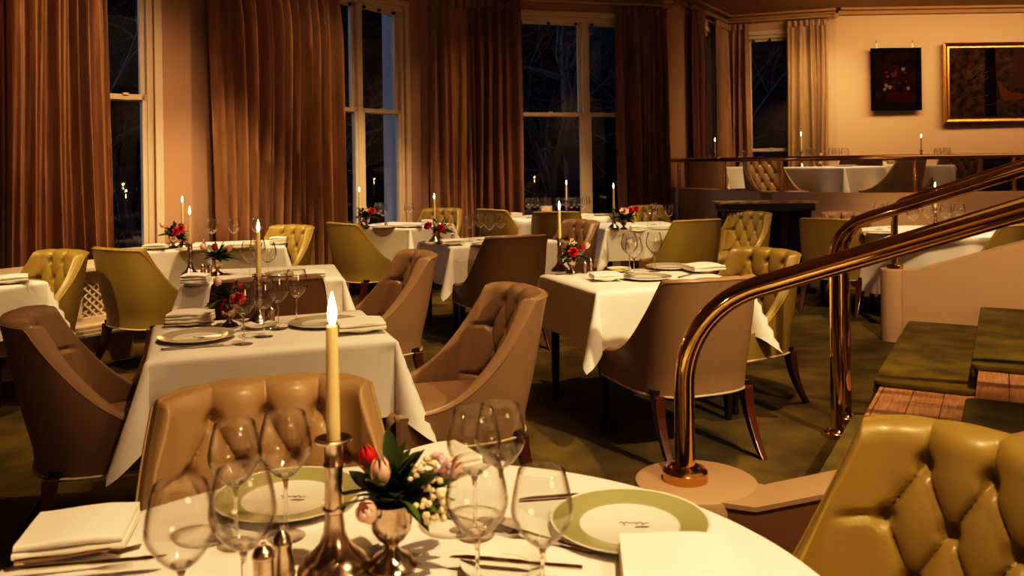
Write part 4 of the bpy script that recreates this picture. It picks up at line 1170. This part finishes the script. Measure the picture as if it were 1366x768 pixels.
# ------------------------------------------------------------------ curtains and poles
def curtain(label, P, Q, z0, z1, folds, amp, m, seed, top_tight=.55, gather=0.0, name='curtain', nv=36, off=.14):
    """pleated drape hung between P and Q (off = distance into the room)"""
    P, Q = Vector(P), Vector(Q); L_ = (Q-P).length; d = (Q-P)/L_; n = Vector((d.y,-d.x)); rnd = random.Random(seed)
    ph = [rnd.uniform(0,6.28) for _ in range(8)]; nu = folds*14
    # uneven fold widths
    cuts = [0]; 
    for _ in range(folds): cuts.append(cuts[-1]+rnd.choice((.5,.8,1.1,1.6))*rnd.uniform(.8,1.2))
    cuts = [c/cuts[-1] for c in cuts]; hts = [rnd.choice((.4,.7,1.0,1.25))*rnd.uniform(.85,1.1) for _ in range(folds)]
    sw = [rnd.uniform(-1,1) for _ in range(folds+1)]
    rows = []
    for j in range(nv+1):
        v = j/nv; z = z1+(z0-z1)*v; row = []
        kk = top_tight+(1-top_tight)*sstep(0,.25,v)
        for i in range(nu+1):
            u = i/nu; f = 0
            x = u
            # which fold
            for k in range(folds):
                if x <= cuts[k+1]+1e-9: break
            t = (x-cuts[k])/(cuts[k+1]-cuts[k])
            w = (.5-.5*cos(2*PI*t))**(.55+.5*hts[k])
            o = amp*kk*(hts[k]*w + .16*sin(PI*4*t+ph[2]+3*v)*(.3+.7*v))
            o += amp*.30*sin(u*5+ph[0]+2.2*v)*v
            xs = u + (.35/folds)*sin(2.6*v+ph[1]+u*7)*v + gather*(u-.5)*sin(PI*v)*-.0
            xs += (.22/folds)*(sw[k]*(1-t)+sw[k+1]*t)*v
            p = P + d*(xs*L_) + n*(off+o)
            row.append((p.x, p.y, z))
        rows.append(row)
    mb = MB(); mb.grid(rows, flip=True)
    c = thing(name, label, 'curtain', (P.x,P.y,0)); 
    me = mb.mesh('drape', M[m], angle=80)
    for vtx in me.vertices: vtx.co -= Vector((P.x,P.y,0))
    obj('drape', me, c)
    # pinch-pleat heading band
    hb = MB(); rr = []
    for z in (z1+.0, z1-.10):
        r_ = []
        for i in range(nu+1):
            u = i/nu; w = abs(sin(PI*folds*u)); p = P+d*(u*L_)+n*(off+amp*.55*w+.012) - Vector((P.x,P.y)); r_.append((p.x,p.y,z))
        rr.append(r_)
    hb.grid(rr); obj('heading', hb.mesh('heading', M[m], angle=80), c)
def fp(i, px): P, Q = F[i], F[i+1]; return P + (Q-P).normalized()*facet_hit(i, px)
curtain('copper silk curtain filling the left edge', fp(0,-70), fp(0,137), .32, 3.62, 17, .15, 'curt', 1, off=.16)
curtain('copper silk curtain between the first and second windows', fp(1,266), fp(1,437), .03, 3.62, 17, .16, 'curt', 2, off=.14)
curtain('copper silk curtain, wider left panel left of the far double window', fp(2,574), fp(2,628), .03, 3.55, 5, .13, 'curt', 3)
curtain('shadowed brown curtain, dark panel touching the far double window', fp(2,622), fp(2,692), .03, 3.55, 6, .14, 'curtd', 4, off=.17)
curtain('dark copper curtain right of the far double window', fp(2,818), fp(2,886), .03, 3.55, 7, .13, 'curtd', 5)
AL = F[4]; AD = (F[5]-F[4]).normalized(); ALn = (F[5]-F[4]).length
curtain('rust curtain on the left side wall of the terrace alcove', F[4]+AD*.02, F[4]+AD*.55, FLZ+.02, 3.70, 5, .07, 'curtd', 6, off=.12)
curtain('copper curtain drawn to the alcove corner on its side wall', F[4]+AD*1.12, F[5]-AD*.10, FLZ+.02, 3.70, 6, .07, 'curt', 7, off=.14)
curtain('dull gold curtain hanging left of the alcove window', fp(5,972), fp(5,1002), FLZ+.02, 3.70, 4, .07, 'curt', 8, off=.14)
curtain('bright gold curtain hanging right of the alcove window', fp(5,1051), fp(5,1106), FLZ+.02, 3.70, 7, .07, 'curtg', 9, off=.14)
def pole(label, A, B, z, rings, r=.024, fins=(1,1)):
    A, B = Vector(A), Vector(B); d = (B-A).normalized()
    t = thing('curtain_pole', label, 'curtain pole', (A.x,A.y,z))
    b = B-A
    mb = MB(); mb.tube([(0,0,0),(b.x,b.y,0)], r, 14); obj('pole', mb.mesh('pole', M['rod']), t)
    for e, s, on_ in ((Vector((0,0)),-1,fins[0]),(b,1,fins[1])):
        if not on_: continue
        mb = MB(); R_ = Vector((d.x,d.y,0)).to_track_quat('Z','Y').to_matrix().to_4x4()
        if s < 0: R_ = Vector((-d.x,-d.y,0)).to_track_quat('Z','Y').to_matrix().to_4x4()
        mb.lathe([(r,0),(r*1.5,.01),(r*1.1,.03),(r*1.9,.06),(r*2.0,.085),(r*1.2,.115),(0,.125)], 16, 0, Matrix.Translation((e.x,e.y,0)) @ R_); obj('finial', mb.mesh('finial', M['rod']), t)
    for s in rings:
        p = d*s; mb = MB(); R_ = Vector((d.x,d.y,0)).to_track_quat('Z','Y').to_matrix().to_4x4()
        pts = [Matrix.Translation((p.x,p.y,-.012)) @ R_ @ Vector((.040*cos(a),.040*sin(a),0)) for a in [2*PI*k/16 for k in range(16)]]
        mb.tube(pts, .006, 6, closed=True); obj('ring', mb.mesh('ring', M['rod']), t)
def into(i, p, o): d = (F[i+1]-F[i]).normalized(); return Vector(p)+Vector((d.y,-d.x))*o
pole('gilt wooden pole over the far double window with turned end', into(2,fp(2,572),.17), into(2,fp(2,887),.17), 3.60, [.05*k for k in range(1,8)]+[2.75+.09*k for k in range(7)])
pole('gilt pole along the side wall of the terrace alcove', into(4,F[4]+AD*.02,.15), into(4,F[5]-AD*.12,.15), 3.745, [.06,.16,.28,.4,1.2,1.35,1.5,1.65], fins=(1,0))
pole('gilt pole with rings above the alcove window', into(5,F[5]+(F[6]-F[5]).normalized()*.12,.16), into(5,fp(5,1110),.16), 3.745, [.08,.18,.28,.40,1.10,1.23,1.33,1.42,1.5,1.58,1.66])

# ------------------------------------------------------------------ paintings
YW = 13.95
def PX(px): return (px-U0)/FOC*YW
def PZ(px, py): return CAMH - ((py-V0)+ROLL*(px-U0))/FOC*YW
def frame_mesh(w, h, fw, fd, m):
    mb = MB(); prof = [(0,0),(0,fd*.7),(fw*.25,fd),(fw*.6,fd*.75),(fw*.85,fd*.8),(fw,fd*.35)]
    cs = [(-w/2,-h/2),(w/2,-h/2),(w/2,h/2),(-w/2,h/2)]; sg = [(1,1),(-1,1),(-1,-1),(1,-1)]
    rows = [[(c[0]+s[0]*o, -dep, c[1]+s[1]*o) for o, dep in prof] for c, s in zip(cs, sg)]
    mb.grid(rows, closed_v=True)
    return mb.mesh('picture_frame', m, smooth=False)
def daub(mb, x, z, r, m, y=-.0, seed=0, sq=1.0):
    rnd = random.Random(seed); n = 11
    V = [(x,y,z)] + [(x+r*rnd.uniform(.6,1.15)*cos(2*PI*k/n), y, z+sq*r*rnd.uniform(.6,1.15)*sin(2*PI*k/n)) for k in range(n)]
    mb.add(V, [(0,1+(k+1)%n,1+k) for k in range(n)], m)
def painting1():
    x0, x1, z0, z1 = PX(1162), PX(1228.5), PZ(1195,147.5), PZ(1195,64.5); w, h = x1-x0, z1-z0
    t = thing('painting', 'black-framed dark still life of flowers hung on two hooks', 'painting', ((x0+x1)/2, YW-.03, (z0+z1)/2))
    obj('picture_frame', frame_mesh(w, h, .075, .045, M['black']), t)
    mb = MB(); mb.add([(-w/2,-.012,-h/2),(w/2,-.012,-h/2),(w/2,-.012,h/2),(-w/2,-.012,h/2)],[(0,1,2,3)]); cv = obj('canvas', mb.mesh('canvas', M['canvas'], smooth=False), t)
    mb = MB(); rnd = random.Random(3)
    cols = [mat('paint_red',(.12,.01,.008),.95,spec=.03), mat('paint_rose',(.10,.018,.012),.95,spec=.03), mat('paint_cream',(.16,.115,.06),.95,spec=.03), mat('paint_wine',(.035,.004,.004),.95,spec=.03), mat('paint_olive',(.06,.05,.015),.95,spec=.03)]
    mb.add([(-.06,-.0135,-h*.36),(w*.36,-.0135,-h*.36),(w*.36,-.0135,-h*.2),(-.06,-.0135,-h*.2)],[(0,1,2,3)],3)
    for k in range(46):
        a = rnd.uniform(0,2*PI); q = rnd.uniform(.1,1)**.6; daub(mb, .0+.20*q*cos(a), -.0+.24*q*sin(a), rnd.uniform(.014,.04), rnd.choice((3,1,3,4,3,3,4,1,0)), -.0142-.0001*k, k)
    for x, z in ((-.19,-.16),(-.16,-.10),(.11,.16),(.19,-.15),(-.10,-.13)): daub(mb, x, z, .035, 2, -.0192, int(90+100*x))
    obj('painted_flowers', mb.mesh('painted_flowers', cols, smooth=False), cv)
    for px in (1170, 1218):
        mb = MB(); x = PX(px)-(x0+x1)/2; mb.tube([(x-.015,-.012,h/2-.01),(x-.004,-.012,h/2+.09),(x+.012,-.012,h/2-.01)], .004, 6); mb.tube([(x-.004,-.012,h/2+.08),(x-.004,-.02,h/2+.13)], .006, 6); obj('hook', mb.mesh('hook', M['brassd']), t)
painting1()
def painting2():
    x0, z0, z1 = PX(1257.5), PZ(1300,164), PZ(1300,57.5); x1 = x0+2.05; w, h = x1-x0, z1-z0
    t = thing('painting', 'woodland painting with a brown bird in a wide gilt frame', 'painting', ((x0+x1)/2, YW-.03, (z0+z1)/2))
    obj('picture_frame', frame_mesh(w, h, .10, .07, M['gold']), t)
    mb = MB(); mb.add([(-w/2,-.02,-h/2),(w/2,-.02,-h/2),(w/2,-.02,h/2),(-w/2,-.02,h/2)],[(0,1,2,3)]); cv = obj('canvas', mb.mesh('canvas', M['forest'], smooth=False), t)
    cols = [mat('paint_trunk',(.006,.004,.003),.95,spec=.03), mat('paint_frond',(.085,.055,.028),.95,spec=.03), mat('paint_bird',(.10,.032,.010),.95,spec=.03), mat('paint_bark',(.05,.025,.012),.95,spec=.03)]
    mb = MB()
    def strokes(cx, cz, n, ln, a0, a1, seed, m):
        rnd = random.Random(seed)
        for k in range(n):
            a = rnd.uniform(a0,a1); l = ln*rnd.uniform(.5,1); x, z = cx+rnd.uniform(-.12,.12), cz+rnd.uniform(-.12,.12)
            dx, dz = cos(a)*l, sin(a)*l; mb.add([(x,-.0222,z),(x+dx*.5-dz*.03,-.0222,z+dz*.5+dx*.03),(x+dx,-.0222,z+dz),(x+dx*.5+dz*.03,-.0222,z+dz*.5-dx*.03)],[(0,1,2,3)],m)
    mb.add([(-.36,-.021,-h/2+.06),(-.16,-.021,-h/2+.06),(-.18,-.021,h/2-.06),(-.34,-.021,h/2-.06)],[(0,1,2,3)],0)
    mb.add([(.12,-.021,-.1),(.3,-.021,-.1),(.3,-.021,h/2-.08),(.12,-.021,h/2-.08)],[(0,1,2,3)],3)
    strokes(-.55,.12,26,.22,.2,1.2,1,1); strokes(-.05,.25,22,.2,-.4,.5,2,1); strokes(-.8,.3,20,.3,.1,.6,3,3); strokes(-.75,-.1,14,.2,-1.2,-.3,4,3)
    bird = [(-.16,-.01),(-.13,.03),(-.09,.02),(-.06,-.08),(.06,-.16),(.35,-.20),(.35,-.24),(.10,-.30),(-.02,-.31),(-.09,-.26),(-.12,-.16),(-.13,-.05)]
    mb.add([(x,-.0232,z) for x,z in bird],[tuple(range(len(bird)))],2)
    mb.bar((-.6,-.0228,-.42),(.1,-.0228,-.28),.002,.012,3); mb.bar((-.3,-.0228,-.2),(-.62,-.0228,-.26),.002,.008,1)
    obj('painted_scene', mb.mesh('painted_scene', cols, smooth=False), cv)
painting2()

# ------------------------------------------------------------------ garden outside at dusk
struct('ground', MB().prism([(-30,5.6),(-30,40),(30,40),(30,14.3),(3.4,15.0),(2.3,13.0),(1.9,12.5),(-1.3,11.6),(-3.4,8.6),(-6.4,6.0)], -1.5, -.6).mesh('ground', M['ground'], smooth=False))
def bare_tree(label, x, y, h, seed, leaves=None):
    rnd = random.Random(seed); mb = MB(); lf = MB()
    def grow(p, d, ln, r, lvl):
        pts = [p]; q = p.copy(); dd = d.copy(); n = 5
        for k in range(n):
            dd = (dd + Vector((rnd.gauss(0,.17),rnd.gauss(0,.17),rnd.gauss(0,.12)+.03))).normalized(); q = q+dd*(ln/n); pts.append(q.copy())
        mb.tube(pts, [r*(1-.55*k/n) for k in range(n+1)], 6 if lvl < 2 else 4, caps=False)
        if lvl >= 4:
            if leaves:
                for k in range(3):
                    b = pts[rnd.randint(1,n)]; leaf(lf, b, (rnd.gauss(0,1),rnd.gauss(0,1),rnd.gauss(0,1)-.3), rnd.uniform(.05,.11), .035, .3, rnd.choice((0,0,1)))
            return
        for k in range(rnd.choice((4,4,5)) if lvl else 7):
            i = rnd.randint(2,n); 
            nd = (dd*rnd.uniform(.3,.9) + Vector((rnd.gauss(0,.7),rnd.gauss(0,.7),rnd.gauss(.1,.5)))).normalized()
            grow(pts[i], nd, ln*rnd.uniform(.5,.75), r*.5*(1-.08*i), lvl+1)
    grow(Vector((0,0,0)), Vector((0,0,1)), h*.5, h*.022, 0)
    t = thing('bare_tree', label, 'tree', (x,y,-.7), 0, 'garden trees outside the windows')
    obj('trunk', mb.mesh('trunk', M['bark']), t)
    if lf.v: obj('leaves', lf.mesh('leaves', [M['leafd'], M['leafr']]), t)
def hedge(label, x, y, rx, ry, h, seed, n=1500):
    rnd = random.Random(seed); mb = MB()
    core = MB(); rows = []
    for i in range(13):
        a = PI/2*i/12; rows.append([( .86*rx*cos(a)*cos(b)*(1+.12*sin(5*b+i)), .86*ry*cos(a)*sin(b)*(1+.12*sin(4*b+2*i)), .9*h*sin(a)) for b in [2*PI*k/24 for k in range(24)]])
    core.grid(rows, closed_u=True)
    for k in range(n):
        b = rnd.uniform(0,2*PI); a = math.asin(rnd.uniform(0,1)); q = rnd.uniform(.84,1.06)
        p = Vector((rx*cos(a)*cos(b)*q, ry*cos(a)*sin(b)*q, h*sin(a)*q))
        leaf(mb, p, (p.x+rnd.gauss(0,.8),p.y+rnd.gauss(0,.8),rnd.gauss(0,1)), rnd.uniform(.12,.3), rnd.uniform(.05,.1), .4, rnd.choice((0,0,0,0,1)) if seed % 2 else 0)
    t = thing('evergreen_shrub', label, 'shrub', (x,y,-.7), 0, 'dark shrubs outside the windows')
    obj('foliage_core', core.mesh('foliage_core', M['leafd']), t)
    obj('foliage', mb.mesh('foliage_outer', [M['leafd'], M['leafr']]), t)
bare_tree('bare twiggy tree outside the left window with russet leaves', -5.3, 12.6, 6.5, 11, True)
bare_tree('slender bare tree outside the left window, farther from the house', -8.2, 16.5, 8.0, 12, True)
bare_tree('bare tree outside the middle window', -2.9, 15.0, 7.0, 13)
bare_tree('tall bare tree beyond the middle window', -4.6, 21.0, 10.5, 14)
bare_tree('bare branching tree outside the far double window', .7, 15.6, 6.5, 15)
bare_tree('tall bare tree beyond the far double window', 1.6, 20.5, 10.5, 16)
bare_tree('bare tree outside the terrace alcove window', 5.6, 18.5, 6.5, 17)
hedge('dark shrub mass below the left window', -9.0, 19.0, 4.2, 1.5, 8.5, 21)
hedge('dark shrub mass beyond the middle window', -4.2, 25.0, 3.4, 1.6, 9.5, 22)
hedge('dark shrub mass beyond the far double window', .6, 26.0, 2.6, 1.6, 9.5, 23)
hedge('dark shrub mass outside the terrace alcove window', 8.2, 25.0, 3.2, 1.4, 9.0, 24)
hedge('dark evergreen between the far and alcove windows', 4.4, 28.0, 2.8, 1.4, 9.5, 26)

# ------------------------------------------------------------------ lights
WARM = (1,.70,.38)
def spot(p, tgt, e, ang=70, blend=.8, r=.05, col=WARM):  # table downlights, and added spots with no fixture
    l = bpy.data.lights.new('ceiling_or_added_spot', 'SPOT'); l.energy = e; l.spot_size = math.radians(ang); l.spot_blend = blend; l.shadow_soft_size = r; l.color = col
    o = bpy.data.objects.new('ceiling_or_added_spot', l); COL.objects.link(o); o.location = p
    o.rotation_euler = (Vector(tgt)-Vector(p)).to_track_quat('-Z','Y').to_euler(); return o
def area(p, tgt, e, sx, sy, col=WARM, spread=180):  # picture wall wash, and fills added without a fixture
    l = bpy.data.lights.new('wall_wash_or_fill', 'AREA'); l.energy = e; l.shape = 'RECTANGLE'; l.size = sx; l.size_y = sy; l.color = col; l.spread = math.radians(spread)
    o = bpy.data.objects.new('wall_wash_or_fill', l); COL.objects.link(o); o.location = p
    o.rotation_euler = (Vector(tgt)-Vector(p)).to_track_quat('-Z','Y').to_euler(); return o
Z = 3.78
spot((.75,.9,Z), (.05,1.35,.76), 350, 60)
spot((-.1,3.0,Z), (-1.0,3.55,.76), 250, 58)
spot((-.8,4.9,Z), (-1.5,5.45,.76), 270, 58)
spot((-1.9,6.9,Z), (-2.5,7.5,.76), 330, 58)
spot((-2.7,4.6,Z), (-3.3,5.3,.6), 220, 60)
spot((-.5,9.1,Z), (-1.1,9.8,.76), 330, 58)
spot((.5,6.7,Z), (-.1,7.6,.76), 330, 58)
spot((.9,9.8,Z), (.6,10.7,.76), 300, 56)
spot((1.9,8.3,Z), (1.4,9.2,.76), 330, 58)
spot((1.6,4.4,Z), (.9,5.1,.76), 340, 62)
spot((4.4,7.4,Z), (3.95,8.0,.76), 360, 58)
spot((2.4,3.4,Z), (3.7,6.0,.4), 600, 66)  # spot added to brighten the treads and far stringer
spot((2.3,.4,Z), (1.0,1.8,.7), 170, 56)
spot((4.2,10.4,Z), (3.9,11.2,1.3), 230, 62)
area((7.0,11.9,3.7), (7.0,13.95,2.0), 82, 5.2, .5, col=(1,.68,.36), spread=150)
spot((4.5,12.4,Z), (4.9,13.9,1.9), 130, 80, 1.0)
# spots added to rake the folds of the bay curtains
KEY = (1,.64,.32)
spot((-1.6,5.6,Z), (-3.9,7.0,1.6), 330, 70, 1.0, .08, KEY)
spot((-.2,7.6,Z), (-2.3,9.0,1.6), 170, 70, 1.0, .08, KEY)
spot((1.4,8.9,Z), (-.2,10.9,1.6), 120, 60, 1.0, .08, KEY)
for q in ((10.5,4.5,1.9),(10.5,0.0,1.9),(6.5,-3.1,1.9),(2.5,-3.1,1.9),(-2.0,-3.1,1.9)):  # unseen spots added to light walls for brass reflections and bounce
    c_ = Vector((q[0]-(1.7 if q[0]>10 else 0), q[1]+(1.7 if q[1]<-3 else 0), Z)); spot(c_, q, 170, 100, 1.0, .1, (1,.66,.32))
# added accent spots without fixtures that rake the leather chair backs
spot((-3.3,3.4,3.5), (-2.75,6.0,.65), 330, 30, 1.0, .08, (1,.74,.36))
spot((-2.6,5.9,3.5), (-1.75,8.3,.65), 330, 30, 1.0, .08, (1,.74,.36))
spot((.4,5.4,3.5), (1.6,8.0,.65), 560, 30, 1.0, .08, (1,.74,.36))
spot((2.7,1.5,2.9), (.8,4.0,.6), 560, 46, 1.0, .08, (1,.74,.40))
area((1.6,3.6,3.7), (.4,4.6,0), 14, 4, 4, spread=140)  # soft overhead fill added without a fixture
area((6.4,9.6,3.7), (6.0,10.6,0), 34, 5, 4, spread=140)  # same kind of added overhead fill for the terrace
area((3.2,-1.6,3.0), (-.8,4.6,.8), 38, 1.4, 1.0, col=(1,.68,.38))  # fill added from the camera side, not a ceiling fixture

sun = bpy.data.lights.new('dusk_glow', 'SUN'); sun.energy = 1.1; sun.color = (.55,.72,1); sun.angle = .6
so = bpy.data.objects.new('dusk_glow', sun); COL.objects.link(so); so.rotation_euler = Vector((1,-.12,-.5)).to_track_quat('-Z','Y').to_euler()
# ------------------------------------------------------------------ world, camera, view
w = bpy.data.worlds.new('dusk_sky'); S.world = w; w.use_nodes = True
nt = w.node_tree; bg = nt.nodes['Background']
tc = nt.nodes.new('ShaderNodeTexCoord'); sx = nt.nodes.new('ShaderNodeSeparateXYZ'); cr = nt.nodes.new('ShaderNodeValToRGB')
nt.links.new(tc.outputs['Generated'], sx.inputs[0]); nt.links.new(sx.outputs['Z'], cr.inputs[0]); nt.links.new(cr.outputs[0], bg.inputs[0])
cr.color_ramp.elements[0].color = (.06,.09,.16,1); cr.color_ramp.elements[1].color = (.03,.08,.24,1); cr.color_ramp.elements[1].position = .6
bg.inputs[1].default_value = .6
cam = bpy.data.cameras.new('camera'); co_ = bpy.data.objects.new('camera', cam); COL.objects.link(co_)
co_.location = (0,0,CAMH); co_.rotation_euler = (PI/2, 0, 0)
co_.rotation_mode = 'QUATERNION'
q = Matrix.Rotation(ROLL, 4, 'Y') @ Matrix.Rotation(PI/2, 4, 'X')
co_.rotation_quaternion = q.to_quaternion()
cam.sensor_width = 36; cam.lens = FOC/1366*36; cam.shift_x = 0; cam.shift_y = -(384-V0)/1366
cam.clip_start = .05; cam.clip_end = 200
cam.dof.use_dof = True; cam.dof.focus_distance = 4.2; cam.dof.aperture_fstop = 5.6
S.camera = co_
S.view_settings.view_transform = 'Standard'
S.view_settings.look = 'None'
S.view_settings.exposure = 0.0
S.view_settings.use_curve_mapping = True
cm = S.view_settings.curve_mapping; cv_ = cm.curves[3]
cv_.points[0].location = (0,0); cv_.points[1].location = (1,1)
for p_ in ((.03,.014),(.12,.090),(.35,.37),(.7,.80)): cv_.points.new(*p_)
cm.update()
S.cycles.use_denoising = True
S.cycles.max_bounces = 8; S.cycles.diffuse_bounces = 3; S.cycles.glossy_bounces = 4; S.cycles.transmission_bounces = 6; S.cycles.transparent_max_bounces = 24
S.cycles.caustics_reflective = False; S.cycles.caustics_refractive = False
S.cycles.sample_clamp_indirect = 6
